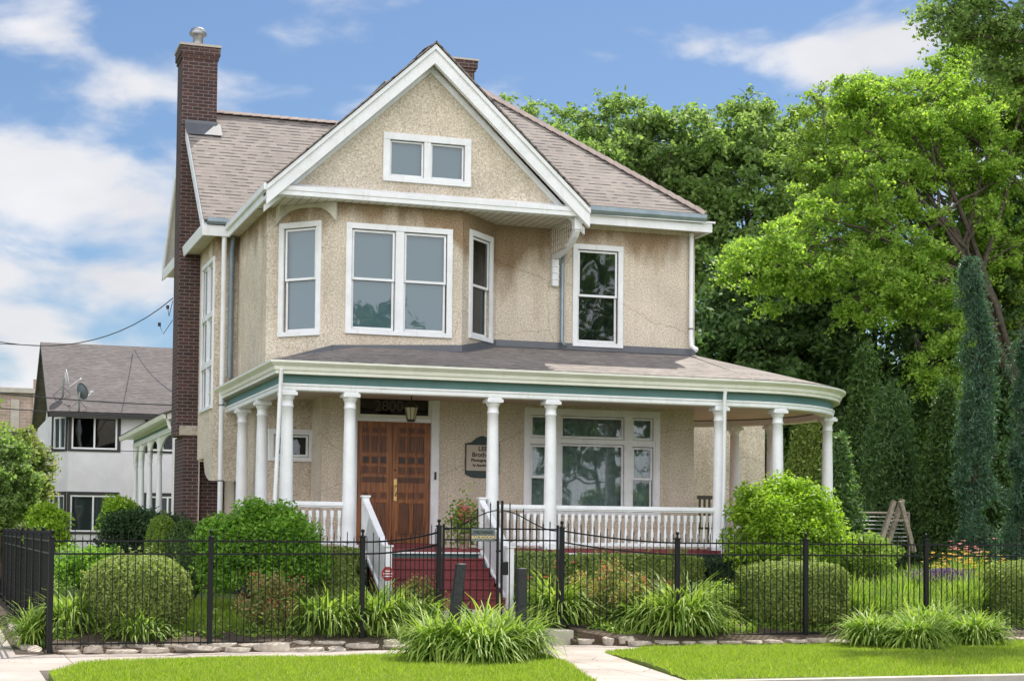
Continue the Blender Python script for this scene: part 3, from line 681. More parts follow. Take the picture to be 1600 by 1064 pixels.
# step and walk inside the gate
st = MB(); st.box(6.75, 9.06, 23.82, 24.9, -.1, .205); struct(bevel(st.build('walkway_step', M_CON), .015))
wk = MB(); wk.prism([(6.95, 24.9, .2), (9.02, 24.9, .2), (8.75, 25.5, .475), (6.6, 25.5, .475)], (0, 0, -.3)); struct(wk.build('walkway', M_CON))
grass('boulevard_grass', 'short sunlit grass on the left half of the strip by the kerb', BL, mound, 2600, .045, 3)
grass('boulevard_grass', 'short sunlit grass on the right half of the strip by the kerb', [(a, b) for a, b in BR if a < 17] + [(17, 22.8), (17, 17.35)], mound, 2300, .05, 4)
grass('yard_grass', 'green lawn inside the iron fence left of the steps', [(1.5, 24.0), (6.8, 24.2), (6.2, 28), (1.5, 30)], gz, 2000, .06, 5)
grass('yard_grass', 'green lawn inside the iron fence right of the steps', [(9.1, 24.3), (18, 24.3), (20, 31), (9.1, 26.4)], gz, 900, .07, 6)

rg = np.random.default_rng(71); n = 420; x = np.concatenate([rg.uniform(-2, 16, n), rg.uniform(7.1, 8.5, 60)]); y = np.concatenate([rg.uniform(21.2, 22.9, n), rg.uniform(17.6, 21.5, 60)]); C = np.stack([x, y, np.full(len(x), .009)], 1)
tag(quads_np('fallen_leaves', leaf_verts(rg, C, .035, .6, 9), 4, leafmat('dry leaf litter', (.10, .07, .03), (.30, .24, .08), .1)), 'scattered dry leaf litter on the sidewalk and front path', 'leaf litter', kind='stuff')
# ================================================================== HOUSE
YF, XL, YW, XR = 27.0, 5.34, 29.5, 13.65       # column line, left wall, main front wall, right corner
H = empty('house', (9.3, 33, .45), 'two storey beige pebbledash house with white trim, tan shingle gable roof and wraparound columned porch', 'house')

def wall_panel(mb, P, u, w, z0, z1, holes=(), depth=.13):
    """planar wall from P along u, holes (a0,a1,z0,z1) with reveals of given depth"""
    P = Vector(P); u = Vector(u).normalized(); n = Vector((u.y, -u.x, 0))
    A = sorted({0, w, *[h[0] for h in holes], *[h[1] for h in holes]}); Zs = sorted({z0, z1, *[h[2] for h in holes], *[h[3] for h in holes]})
    c = lambda a, z, d=0: tuple(Vector((P.x, P.y, 0))+u*a-n*d+Vector((0, 0, z)))
    for a0, a1 in zip(A, A[1:]):
        for b0, b1 in zip(Zs, Zs[1:]):
            ca, cb = (a0+a1)/2, (b0+b1)/2
            if any(h[0] < ca < h[1] and h[2] < cb < h[3] for h in holes): continue
            mb.quad(c(a0, b0), c(a1, b0), c(a1, b1), c(a0, b1))
    for a0, a1, b0, b1 in holes:
        mb.quad(c(a0, b0), c(a0, b0, depth), c(a1, b0, depth), c(a1, b0)); mb.quad(c(a0, b1), c(a1, b1), c(a1, b1, depth), c(a0, b1, depth))
        mb.quad(c(a0, b0), c(a0, b1), c(a0, b1, depth), c(a0, b0, depth)); mb.quad(c(a1, b0), c(a1, b0, depth), c(a1, b1, depth), c(a1, b1))

WINS = []
def window(P, u, a0, a1, z0, z1, lights, label=None, casing=.10, blind=M_BL, glass=M_GL, name='window', parent=None, curtain=None, sill=True):
    """lights: (a0,a1,z0,z1,kind) fractions of the inner opening in metres from a0,z0; kind 'dh' double hung or 'fx' fixed"""
    P = Vector((P[0], P[1], 0)); u = Vector(u).normalized(); n = Vector((u.y, -u.x, 0)); c = casing
    mb = MB()
    ia0, ia1, iz0, iz1 = a0+c, a1-c, z0+c*.8, z1-c
    mb.fbox(P, u, n, a0, a1, -.01, .035, iz1, z1); mb.fbox(P, u, n, a0, a1, -.01, .045, z0, iz0)
    mb.fbox(P, u, n, a0, ia0, -.01, .033, iz0, iz1); mb.fbox(P, u, n, ia1, a1, -.01, .033, iz0, iz1)
    # mullions: everything of the opening not covered by lights
    L_ = [(ia0+l[0], ia0+l[1], iz0+l[2], iz0+l[3], l[4]) for l in lights]
    A = sorted({ia0, ia1, *[l[0] for l in L_], *[l[1] for l in L_]}); Zs = sorted({iz0, iz1, *[l[2] for l in L_], *[l[3] for l in L_]})
    for p, q in zip(A, A[1:]):
        for r_, s in zip(Zs, Zs[1:]):
            m_, k_ = (p+q)/2, (r_+s)/2
            if q-p < .004 or s-r_ < .004: continue
            if any(l[0] < m_ < l[1] and l[2] < k_ < l[3] for l in L_): continue
            mb.fbox(P, u, n, p, q, -.05, .025, r_, s)
    W_ = mb.build(name, M_W, parent or H); bevel(W_, .004)
    if label: W_['label'] = label
    for (p, q, r_, s, kind) in L_:
        sb = MB(); f = .038 if kind != 'small' else .03
        def fr(p, q, r_, s, d0, d1):
            sb.fbox(P, u, n, p, p+f, d0, d1, r_, s); sb.fbox(P, u, n, q-f, q, d0, d1, r_, s)
            sb.fbox(P, u, n, p+f, q-f, d0+.001, d1-.001, r_, r_+f*1.15); sb.fbox(P, u, n, p+f, q-f, d0+.001, d1-.001, s-f, s)
        g = MB(); cc = lambda a, z, d: tuple(P+u*a+n*d+Vector((0, 0, z)))
        if kind == 'dh':
            zm = (r_+s)/2+.01
            fr(p+.012, q-.012, zm-.02, s-.012, -.045, -.012); fr(p+.012, q-.012, r_+.012, zm+.02, -.085, -.05)
            g.quad(cc(p+f, zm, -.03), cc(q-f, zm, -.03), cc(q-f, s-f, -.03), cc(p+f, s-f, -.03)); g.quad(cc(p+f, r_+f, -.07), cc(q-f, r_+f, -.07), cc(q-f, zm, -.07), cc(p+f, zm, -.07))
        else:
            fr(p+.008, q-.008, r_+.008, s-.008, -.06, -.02)
            g.quad(cc(p+f, r_+f, -.04), cc(q-f, r_+f, -.04), cc(q-f, s-f, -.04), cc(p+f, s-f, -.04))
        bevel(sb.build('sash', M_W, W_), .003); g.build('pane', glass, W_)
        b = MB()
        if curtain:
            nn_ = max(8, int((q-p)/.022)); pts = []
            for i in range(nn_+1):
                a = p+(q-p)*i/nn_; pts.append((a, -.14+.014*math.sin(i*1.15)+.008*math.sin(i*2.9+1)))
            vs = [cc(a, r_, d) for a, d in pts]+[cc(a, s, d) for a, d in pts]; m_ = len(pts)
            b.add(vs, [(i, i+1, m_+i+1, m_+i) for i in range(m_-1)], True); b.build('curtain', curtain, W_)
        elif blind:
            k = int((s-r_)/.034)
            for i in range(k):
                z = r_+.02+i*.034; b.quad(cc(p+.01, z, -.105), cc(q-.01, z, -.105), cc(q-.01, z+.0345, -.112), cc(p+.01, z+.0345, -.112))
            b.build('blind', blind, W_)
        d = MB(); d.quad(cc(p-.06, r_-.06, -.2), cc(q+.06, r_-.06, -.2), cc(q+.06, s+.06, -.2), cc(p-.06, s+.06, -.2)); d.build('room', M_DK, W_)
    # dark box sides so no daylight leaks in round the blind
    return (a0+c-.02, a1-c+.02, z0+c*.8-.02, z1-c+.02)

def whole(a0, a1, z0, z1, c=.10): return (a0+c-.02, a1-c+.02, z0+c*.8-.02, z1-c+.02)

walls = MB()
# second floor front bay and main wall
q2 = math.sqrt(.5)
BA, BB, BC, BD = (XL, YW), (6.33, 28.5), (8.66, 28.5), (9.62, YW)
def seg(A, B): u = Vector((B[0]-A[0], B[1]-A[1], 0)); return A, u.normalized(), u.length
ZB, ZT = 4.45, 7.38
# bay left
A_, u_, w_ = seg(BA, BB); WL = (.27, 1.15, 5.06, 7.07)
wall_panel(walls, A_, u_, w_, ZB, ZT, [whole(*WL)]); window(A_, u_, *WL, [(0, WL[1]-WL[0]-.2, 0, WL[3]-WL[2]-.18, 'dh')], 'white sash window in the left slanted side of the upstairs bay')
A_, u_, w_ = seg(BB, BC); x0, x1 = 6.54-BB[0], 8.47-BB[0]; WC = (x0, x1, 5.09, 7.03); iw = x1-x0-.2; hw = (iw-.15)/2
wall_panel(walls, A_, u_, w_, ZB, ZT, [whole(*WC)]); window(A_, u_, *WC, [(0, hw, 0, WC[3]-WC[2]-.18, 'dh'), (hw+.15, iw, 0, WC[3]-WC[2]-.18, 'dh')], 'paired white sash windows with blue grey blinds in the front of the bay')
A_, u_, w_ = seg(BC, BD); WR = (.26, 1.20, 5.14, 7.10)
wall_panel(walls, A_, u_, w_, ZB, ZT, [whole(*WR)]); window(A_, u_, *WR, [(0, WR[1]-WR[0]-.2, 0, WR[3]-WR[2]-.18, 'dh')], 'white sash window seen edge on in the right slanted side of the bay', glass=M_GLD, blind=M_BLD)
A_, u_, w_ = seg(BD, (XR, YW)); W2 = (11.13-9.62, 12.15-9.62, 5.18, 7.12)
wall_panel(walls, A_, u_, w_, ZB, 7.52, [whole(*W2)]); window(A_, u_, *W2, [(0, W2[1]-W2[0]-.2, 0, W2[3]-W2[2]-.18, 'dh')], 'white sash window with dark glass at the right end upstairs', glass=M_GLD, blind=M_BLD)
# sides of the upper floor
wall_panel(walls, (XL, 32.6), (0, -1, 0), 3.1, 4.3, 7.38)
wall_panel(walls, (XR, YW), (0, 1, 0), 9, .5, 7.6)
# first floor: recess with the small window, side, door wall
A_, u_, w_ = seg((5.55, 30.4), (6.38, 30.4)); W3 = (5.62-5.55, 6.46-5.55-.12, 2.93, 3.52)
wall_panel(walls, (5.55, 30.4), (1, 0, 0), 1.03, .6, 5.0, [whole(.03, .88, 2.93, 3.52)]); window((5.55, 30.4), (1, 0, 0), .03, .88, 2.93, 3.52, [(0, .65, 0, .41, 'fx')], 'small white framed window behind the left porch columns', glass=M_GLD, blind=None)
wall_panel(walls, (6.38, 30.6), (0, -1, 0), 1.1, .6, 5.0)
wall_panel(walls, (5.55, 33.4), (0, -1, 0), 3.0, .6, 5.0)
DX0, DX1, DZ0, DZ1 = 7.02, 8.40, 1.46, 3.65
BW = (10.19-6.38, 12.93-6.38, 2.0, 4.0)
wall_panel(walls, (6.38, YW), (1, 0, 0), XR-6.38, .6, 5.0, [(DX0-6.38-.02, DX1-6.38+.02, 1.42, 4.2), whole(*BW)])
# wide tripartite window under the porch
iw = BW[1]-BW[0]-.2; ih = BW[3]-BW[2]-.18; s1 = .47; zt = ih-.46
window((6.38, YW), (1, 0, 0), *BW, [(.03, s1, 0, zt-.12, 'dh'), (.03, s1, zt, ih-.03, 'fx'), (s1+.16, iw-s1-.16, 0, zt-.09, 'fx'), (s1+.16, iw-s1-.16, zt, ih-.03, 'fx'), (iw-s1, iw-.03, 0, zt-.12, 'dh'), (iw-s1, iw-.03, zt, ih-.03, 'fx')], 'wide three part cream window with sheer curtains under the porch', curtain=M_CU)
# side bump-out with tall stair window beside the chimney
XB = 4.90
wall_panel(walls, (XB, 32.6), (1, 0, 0), XL-XB+.1, 3.402, 7.4)
TW = (.06, 1.52, 4.02, 6.98)
wall_panel(walls, (XB, 34.62), (0, -1, 0), 2.02, 3.1, 7.4, [(1.98-TW[1], 1.98-TW[0], TW[2]+.06, TW[3]-.08)])
def tallwin():
    P = Vector((XB, 34.62, 0)); u = Vector((0, -1, 0)); n = Vector((-1, 0, 0)); a0, a1 = 1.98-1.58, 1.98
    iw = a1-a0-.16; ih = TW[3]-TW[2]-.15; hw = (iw-.06)/2; L_ = []
    for k in range(2):
        for (b, t_) in ((0, .28), (.32, .62), (.66, 1)): L_.append((k*(hw+.06), k*(hw+.06)+hw, ih*b, ih*t_, 'small'))
    window((XB, 34.62), (0, -1, 0), a0, a1, TW[2], TW[3], L_, 'tall narrow stair window with white muntins beside the chimney', casing=.08, blind=M_BL)
tallwin()
# curved underside of the bump-out
poly = [(XB, 32.62, 3.12)]
pr = [(34.6, 3.25), (34.35, 3.05), (34.2, 3.25), (34.0, 3.28), (33.8, 3.2), (33.7, 3.0), (33.55, 2.8), (33.3, 2.7), (33.0, 2.64), (32.6, 2.62), (32.6, 3.4), (34.6, 3.4)]
walls.prism([(XB+.004, y, z) for y, z in pr], (.60, 0, 0))
# gable end wall behind the chimney and the rest of the wing
wall_panel(walls, (4.95, 38.2), (0, -1, 0), 3.6, .5, 7.5)
walls.prism([(4.95, 32.5, 7.5), (4.95, 38.2, 7.5), (4.95, 35.35, 10.2)], (.1, 0, 0))
wall_panel(walls, (5.2, 33.4), (0, -1, 0), .1, .5, 3)
walls.box(5.5, XR-.05, 33.6, 38.3, .5, 7.3)
# gable triangle with attic window opening
GY = 28.42; AW = (7.16, 8.77, 7.79, 8.65)
def gable_wall():
    ax, az, hb, zb = 8.0, 10.0, 2.62, 7.5; sl = (az-zb)/hb
    a0, a1, b0, b1 = AW[0]+.08, AW[1]-.08, AW[2]+.08, AW[3]-.08
    zt = lambda x: az-abs(x-ax)*sl
    q = lambda *p: walls.quad(*[(x, GY, z) for x, z in p])
    q((ax-hb, zb), (a0, zb), (a0, zt(a0))); q((a1, zb), (ax+hb, zb), (a1, zt(a1)))
    q((a0, zb), (a1, zb), (a1, b0), (a0, b0)); q((a0, b1), (a1, b1), (a1, zt(a1)), (ax, az), (a0, zt(a0)))
    for p in (((a0, b0), (a1, b0)), ((a1, b0), (a1, b1)), ((a1, b1), (a0, b1)), ((a0, b1), (a0, b0))):
        (x0, z0), (x1, z1) = p; walls.quad((x0, GY, z0), (x1, GY, z1), (x1, GY+.13, z1), (x0, GY+.13, z0))
gable_wall()
hw = (AW[1]-AW[0]-.24-.12)/2
window((0, GY), (1, 0, 0), *AW, [(0, hw, 0, AW[3]-AW[2]-.216, 'small'), (hw+.12, 2*hw+.12, 0, AW[3]-AW[2]-.216, 'small')], 'low pair of attic windows in the front gable', casing=.12, blind=M_BL)
# right rear one storey wing seen through the porch
wall_panel(walls, (XR, 33.6), (1, 0, 0), 3.62, .5, 4.35)
wall_panel(walls, (17.27, 33.6), (0, 1, 0), 4, .5, 4.35)
walls.build('wall', M_ST, H)

# ---- roofs
def slab(mb, pts, th=.06, dn=None):
    p = [Vector(q) for q in pts]; n = (p[1]-p[0]).cross(p[2]-p[0]).normalized()
    if n.z < 0: n = -n
    mb.prism([q for q in p], n*-th)
AX, AZ, EL, ER, EZ = 8.0, 10.25, 5.07, 10.93, 7.555
rf = MB()
slab(rf, [(EL, 28.03, EZ), (AX, 28.03, AZ), (AX, 37, AZ), (EL, 32.35, EZ)], .022)
slab(rf, [(AX, 28.03, AZ), (ER, 28.03, EZ), (ER, 31, EZ), (AX, 37, AZ)], .022)
# cross wing
slab(rf, [(4.60, 32.22, 7.62), (9, 32.22, 7.62), (9, 35.35, 10.47), (4.60, 35.35, 10.47)])
slab(rf, [(4.60, 35.35, 10.47), (9, 35.35, 10.47), (9, 38.5, 7.6), (4.60, 38.5, 7.6)])
# main hip
slab(rf, [(10.2, 29.05, 7.78), (13.66, 29.05, 7.78), (10.22, 32.49, 10.70), (7, 32.49, 10.70), (7, 31.5, 9.85), (10.2, 31.5, 9.85)][:3]+[(8.2, 32.49, 10.70), (8.2, 30.6, 9.1)])
slab(rf, [(13.66, 29.05, 7.78), (13.66, 38.4, 7.78), (10.22, 34.96, 10.70), (10.22, 32.49, 10.70)])
slab(rf, [(8.2, 32.49, 10.70), (10.22, 32.49, 10.70), (10.22, 34.96, 10.70), (8.2, 34.96, 10.70)])
slab(rf, [(13.66, 38.4, 7.78), (8.2, 38.4, 7.78), (8.2, 34.96, 10.70), (10.22, 34.96, 10.70)])
# small dormer ridge on the right slope
rf.prism([(12.25, 31.15, 8.85), (12.25, 31.9, 9.32), (12.25, 32.65, 8.85)], (-1.2, 0, 0))
RF = rf.build('roof', M_SH, H)
M_RC = mat('ridge shingles', (.31, .245, .215), .9, (.2, .16, .145), 5)
def caps(a, b, n):
    rc_ = MB()
    a = Vector(a); b = Vector(b); d = (b-a)/n; dn = d.normalized(); s = dn.cross(Vector((0, 0, 1))).normalized(); up = s.cross(dn)
    for i in range(n):
        p = a+d*i; q = p+d*1.12
        for sg in (-1, 1):
            rc_.prism([p+up*.035, q+up*.05, q+up*.02+s*sg*.13-Vector((0, 0, .05)), p+up*.005+s*sg*.13-Vector((0, 0, .05))], up*-.012)
    rc_.build('ridge_cap', M_RC, RF)
caps((13.66, 29.05, 7.79), (10.22, 32.49, 10.71), 26); caps((4.60, 35.35, 10.48), (8.6, 35.35, 10.48), 20); caps((AX, 28.3, AZ-.02), (AX, 32, AZ-.02), 18)
# rake boards of the front gable
def rake(mb, x0, z0, x1, z1, y0, y1, h):
    d = Vector((x1-x0, 0, z1-z0)).normalized(); up = Vector((-d.z, 0, d.x))
    if up.z < 0: up = -up
    return d, up
rk = MB()
for sgn in (-1, 1):
    e = Vector((AX+sgn*2.93, 0, EZ-.05)); a = Vector((AX, 0, AZ-.05)); d = (a-e).normalized(); up = Vector((-d.z*1, 0, d.x)); up = up if up.z > 0 else -up
    vert = .30/ (abs(d.x))*.93
    def board(y0, y1, t0, t1, m0=0.0):
        P = [Vector((e.x, y0, e.z-t0)), Vector((a.x, y0, a.z-t0)), Vector((a.x, y0, a.z-t1)), Vector((e.x, y0, e.z-t1))]
        rk.prism(P if sgn < 0 else P[::-1], (0, y1-y0, 0))
    board(28.10, 28.20, .0, .335); board(28.06, 28.10, .0, .09); board(28.2, 28.44, .10, .16)
    # small crown strip at the lower edge against the stucco
    board(28.36, 28.415, .30, .42)
bevel(rk.build('rake_board', M_W, H), .004)
# gable base cornice, eave fascias
cn = MB()
cn.sweep([(5.12, 28.36), (10.88, 28.36)], [(0, 7.37), (.18, 7.37), (.18, 7.445), (.195, 7.45), (.195, 7.53), (.12, 7.545), (-.06, 7.62), (-.06, 7.37)], True)
cn.box(EL+.0, EL+.035, 28.2, 32.24, 7.29, 7.50)       # left eave fascia
cn.box(EL-.05, EL, 28.12, 32.2, 7.42, 7.53)            # crown at its top
cn.sweep([(4.62, 38.3), (4.62, 32.25), (5.12, 32.25)], [(0, 7.30), (.03, 7.30), (.05, 7.42), (.06, 7.50), (0, 7.50)], True)
cn.box(10.93, XR+.18, 29.10, 29.15, 7.44, 7.60); cn.box(XR+.13, XR+.18, 29.15, 38, 7.44, 7.60)
cn.prism([(10.93, 29.1, 7.6), (XR+.21, 29.02, 7.635), (XR+.21, 29.02, 7.60), (10.93, 29.02, 7.60)][::1], (0, .03, 0))
bevel(cn.build('cornice', M_W, H), .004)
# gable end rakes at the left of the cross wing
lr = MB()
for (ya, yb) in ((32.22, 35.35), (38.5, 35.35)):
    lr.prism([(4.58, ya, 7.58), (4.58, yb, 10.43), (4.58, yb, 10.15), (4.58, ya, 7.30)], (.035, 0, 0))
    lr.prism([(4.61, ya, 7.50), (4.61, yb, 10.33), (4.61, yb, 10.29), (4.61, ya, 7.46)], (.36, 0, 0))
bevel(lr.build('rake_board', M_W, H), .003)
sf = MB()
sf.box(EL+.035, 10.9, 28.24, YW+.1, 7.372, 7.378); sf.box(EL+.035, XL+.1, YW+.1, 32.26, 7.36, 7.366); sf.box(4.66, XL+.2, 32.26, 32.7, 7.36, 7.366); sf.box(4.66, 4.96, 32.7, 38.3, 7.36, 7.366)
sf.box(10.9, XR+.13, 29.15, YW+.05, 7.50, 7.506); sf.box(XR-.02, XR+.13, YW+.05, 38, 7.50, 7.506)
SF = sf.build('soffit', M_SOF, H)
lines = MB()
for i in range(40): lines.box(5.15+i*.145, 5.158+i*.145, 28.26, 29.45, 7.3690, 7.3715)
lines.build('soffit_groove', M_NT, SF)
gt = MB()
gt.sweep([(10.95, 29.10), (13.66, 29.10)], [(0, 7.61), (.09, 7.62), (.12, 7.68), (.12, 7.755), (.10, 7.76), (.09, 7.70), (0, 7.70)], True)
gt.build('gutter', M_GUT, H); gt = MB()
gt.sweep([(4.66, 32.22), (5.06, 32.22)], [(0, 7.51), (.09, 7.52), (.12, 7.56), (.12, 7.635), (.10, 7.635), (.09, 7.57), (0, 7.57)], True)
gt.build('gutter', M_GUT, H)

# ---- chimneys
ch = MB()
CY = 34.9
ch.box(4.50, 5.22, CY, CY+.78, 3.6, 11.45); ch.box(4.475, 5.245, CY-.025, CY+.805, 11.45, 11.53); ch.box(4.45, 5.27, CY-.05, CY+.83, 11.53, 11.70)
ch.box(4.64, 5.40, CY-.15, CY+1.25, .4, 3.60)
CH = ch.build('chimney', M_BR, H); CH['label'] = 'tall brick chimney on the left end with a metal flue pipe'
cc_ = MB(); cc_.box(4.56, 5.30, CY-.2, CY+.9, 3.602, 3.80); bevel(cc_.build('stone_cap', M_STONE, CH), .01)
cp = MB(); cp.box(4.43, 5.29, CY-.07, CY+.85, 11.702, 11.75); cp.build('coping', M_CON, CH)
fl = MB(); fl.lathe([(.13, 11.75), (.13, 11.86), (.12, 11.862)], (4.86, CY+.4, 0), 18); fl.build('flue_tile', mat('orange clay', (.45, .15, .09), .8), CH)
fp = MB(); fp.lathe([(.105, 11.86), (.105, 12.06), (.11, 12.06)], (4.86, CY+.4, 0), 18); fp.lathe([(.17, 12.05), (.18, 12.06), (.18, 12.12), (.15, 12.15), (.15, 12.18), (.05, 12.22)], (4.86, CY+.4, 0), 18); fp.build('flue_pipe', M_STEEL, CH)
ff = MB(); ff.quad((4.56, CY-.03, 9.98), (5.24, CY-.03, 9.98), (5.24, CY-.03, 10.15), (4.56, CY-.03, 10.15)); ff.prism([(4.56, CY-.34, 9.79), (5.30, CY-.34, 9.79), (5.30, CY-.02, 10.09), (4.56, CY-.02, 10.09)], (0, -.0, .012)); ff.build('flashing', M_FL, CH)
c2 = MB(); c2.box(10.22, 10.86, 35.0, 35.6, 10.0, 11.80); c2.box(10.19, 10.89, 34.97, 35.63, 11.80, 11.86); c2.box(10.16, 10.92, 34.94, 35.66, 11.86, 12.02)
C2 = c2.build('chimney', M_BR, H); C2['label'] = 'short brick chimney rising behind the gable peak'
cq = MB(); cq.box(10.14, 10.94, 34.92, 35.68, 12.022, 12.06); cq.build('coping', M_CON, C2)

# ---- porch
XC, PR = 13.5, 2.8
def arc(r, a0=-90, a1=90, n=26): return [(XC+r*math.cos(R(a)), YF+PR+r*math.sin(R(a))) for a in np.linspace(a0, a1, n)]
Bo = .11
path = [(5.26-Bo, 33.35), (5.26-Bo, YF-Bo)]+arc(PR+Bo)+[(XR-.4, YF+2*PR+Bo)]
bm_ = MB(); bm_.sweep(path, [(-.24, 3.93), (0, 3.93), (.012, 3.945), (.012, 4.0), (.03, 4.01), (.03, 4.04), (-.24, 4.04)], True); bm_.build('porch_beam', M_W, H)
fz = MB(); fz.sweep(path, [(-.22, 4.041), (0, 4.041), (0, 4.19), (-.22, 4.19)], True); fz.build('frieze', M_GRN, H)
gp = MB(); gp.sweep(path, [(-.2, 4.185), (.13, 4.185), (.13, 4.235), (.155, 4.245), (.165, 4.30), (.20, 4.33), (.235, 4.36), (.235, 4.395), (.21, 4.395), (.20, 4.36), (-.2, 4.34)], True); PG = gp.build('porch_gutter', M_CR, H)
sp = MB(); sp.sweep(path, [(0.0, 4.182), (.129, 4.182), (.129, 4.184), (0, 4.184)], True); sp.build('porch_soffit', M_SOF, PG)
# roof sheets
SL = .25; g0 = .20
pr_ = MB(); Yg = YF-Bo-g0; Xg = 5.26-Bo-g0; zg = 4.41; th = .05
def pz(y): return zg+SL*(y-Yg)
pr_.prism([(Xg, Yg, zg), (XC, Yg, zg), (XC, YW+.3, pz(YW+.3)), (Xg+YW+.3-Yg, YW+.3, pz(YW+.3))], (0, 0, -.02))
pr_.prism([(Xg, Yg, zg), (Xg+3, Yg+3, zg+SL*3), (Xg+3, 33.35, zg+SL*3), (Xg, 33.35, zg)], (0, 0, -.02))
PRF = pr_.build('porch_roof', M_SH, H)
cr = MB(); rr = PR+Bo+g0; Cc = Vector((XC, YF+PR, 0)); ap = zg+SL*rr
aa = np.linspace(-90, 90, 45)
for a0, a1 in zip(aa, aa[1:]):
    p = [(XC+rr*math.cos(R(a)), YF+PR+rr*math.sin(R(a)), zg) for a in (a0, a1)]
    pm = [(XC+.05*math.cos(R(a)), YF+PR+.05*math.sin(R(a)), ap) for a in (a1, a0)]
    cr.quad(p[0], p[1], pm[0], pm[1])
cr.prism([(XR-.9, YF+2*PR+Bo+g0, zg), (XC, YF+2*PR+Bo+g0, zg), (XC, YF+PR, ap), (XR-.9, YF+PR, ap)], (0, 0, -.02))
o_ = cr.build('porch_roof', M_SH, H, uvo=(XC, YF+PR, zg))
# flashing strip where the porch roof meets the wall
fs = MB(); off = .012
pts = [(XL-.01, 32.6), (XL-.01, YW-.005), (BB[0]-.005, BB[1]-off), (BC[0]+.005, BC[1]-off), (BD[0], BD[1]-off), (XR+off, YW-off), (XR+off, YW+1.5)]
def rz(x, y): return min(zg+SL*(y-Yg), zg+SL*(x-Xg)) if x < 12 else zg+SL*(y-Yg)
for (xa, ya), (xb, yb) in zip(pts, pts[1:]):
    if abs(xa-xb) < .02 and xa < 6:      # left wall, low strip
        za = zb = rz(xa, 30)
        fs.quad((xa, ya, za-.02), (xb, yb, zb-.02), (xb, yb, zb+.03), (xa, ya, za+.03)); continue
    za, zb = rz(xa, ya), rz(xb, yb)
    d = Vector((xb-xa, yb-ya, 0)).normalized(); nn_ = Vector((d.y, -d.x, 0))*.006
    fs.prism([(xa, ya, za-.05), (xb, yb, zb-.05), (xb, yb, zb+.125), (xa, ya, za+.125)], nn_)
    fs.prism([(xa, ya, za+.008), (xb, yb, zb+.008), (xb+nn_.x*14, yb+nn_.y*14, zb-.012), (xa+nn_.x*14, ya+nn_.y*14, za-.012)], (0, 0, .003))
fs.build('flashing', M_FL, H)
cl_ = MB(); cl_.prism([(5.3, YF, 4.06), (XC, YF, 4.06)]+[(x, y, 4.06) for x, y in arc(PR)]+[(XC, 33.5, 4.06), (5.3, 33.5, 4.06)], (0, 0, .01)); cl_.build('porch_ceiling', mat('porch ceiling paint', (.60, .50, .42), .6, (.52, .43, .36), 2), H)
# floor, skirt
FZ = 1.39
outl = [(5.10, 33.5), (5.10, 26.84)]+[(x, y) for x, y in arc(PR+.16)]+[(XR-.4, YF+2*PR+.16)]
fo = MB(); fo.prism([(x, y, FZ) for x, y in outl]+[(XR-.4, 33.5, FZ)], (0, 0, -.055)); fo.build('porch_floor', M_RED, H)
sk = MB(); sk.sweep(outl, [(-.06, FZ-.055), (-.05, FZ-.055), (-.05, FZ-.085), (-.06, FZ-.085)], True); sk.sweep(outl, [(-.09, FZ-.086), (-.065, FZ-.086), (-.065, FZ-.31), (-.09, FZ-.31)], True); sk.build('porch_skirt', M_GRN, H)
sk2 = MB(); sk2.sweep(outl, [(-.20, FZ-.30), (-.18, FZ-.30), (-.18, .3), (-.20, .3)], True); sk2.build('porch_base', M_BLK, H)
wt = MB(); wt.sweep([(5.10, 26.835), (6.5, 26.835)], [(-.06, FZ-.058), (.004, FZ-.058), (.004, FZ-.084), (-.06, FZ-.084)], True); wt.sweep([(6.5, 26.835), (13.4, 26.835)], [(-.06, FZ-.058), (.004, FZ-.058), (.004, FZ-.084), (-.06, FZ-.084)], True); wt.build('porch_trim', M_W, H)

# columns
def col_mesh():
    m = MB(); m.box(-.14, .14, -.14, .14, 0, .055)
    pf = [(.135, .056), (.142, .08), (.135, .105), (.118, .115), (.118, .135)]
    for i in range(9): t = i/8; pf.append((.113-.022*t**1.7, .14+t*2.13))
    pf += [(.098, 2.275), (.104, 2.285), (.104, 2.30), (.092, 2.31), (.092, 2.39), (.098, 2.395), (.115, 2.43), (.128, 2.46)]
    m.lathe(pf, (0, 0, 0), 24); m.box(-.14, .14, -.14, .14, 2.461, 2.515); m.box(-.12, .12, -.12, .12, 2.516, 2.541); return m
cmesh = None
def column(x, y):
    global cmesh
    if cmesh is None:
        o = col_mesh().build('column', M_W); col.objects.unlink(o); cmesh = o.data; cmesh.materials.clear(); cmesh.materials.append(M_W)
    o = bpy.data.objects.new('column', cmesh); o.location = (x, y, FZ); put(o, H)
    return o
CX = [5.26, 6.30, 8.77, 9.81, 12.98]
for x in CX: column(x, YF)
for a in (-76, -27, 24, 42): column(XC+PR*math.cos(R(a)), YF+PR+PR*math.sin(R(a)))
column(5.26, 29.25); column(5.26, 31.3)

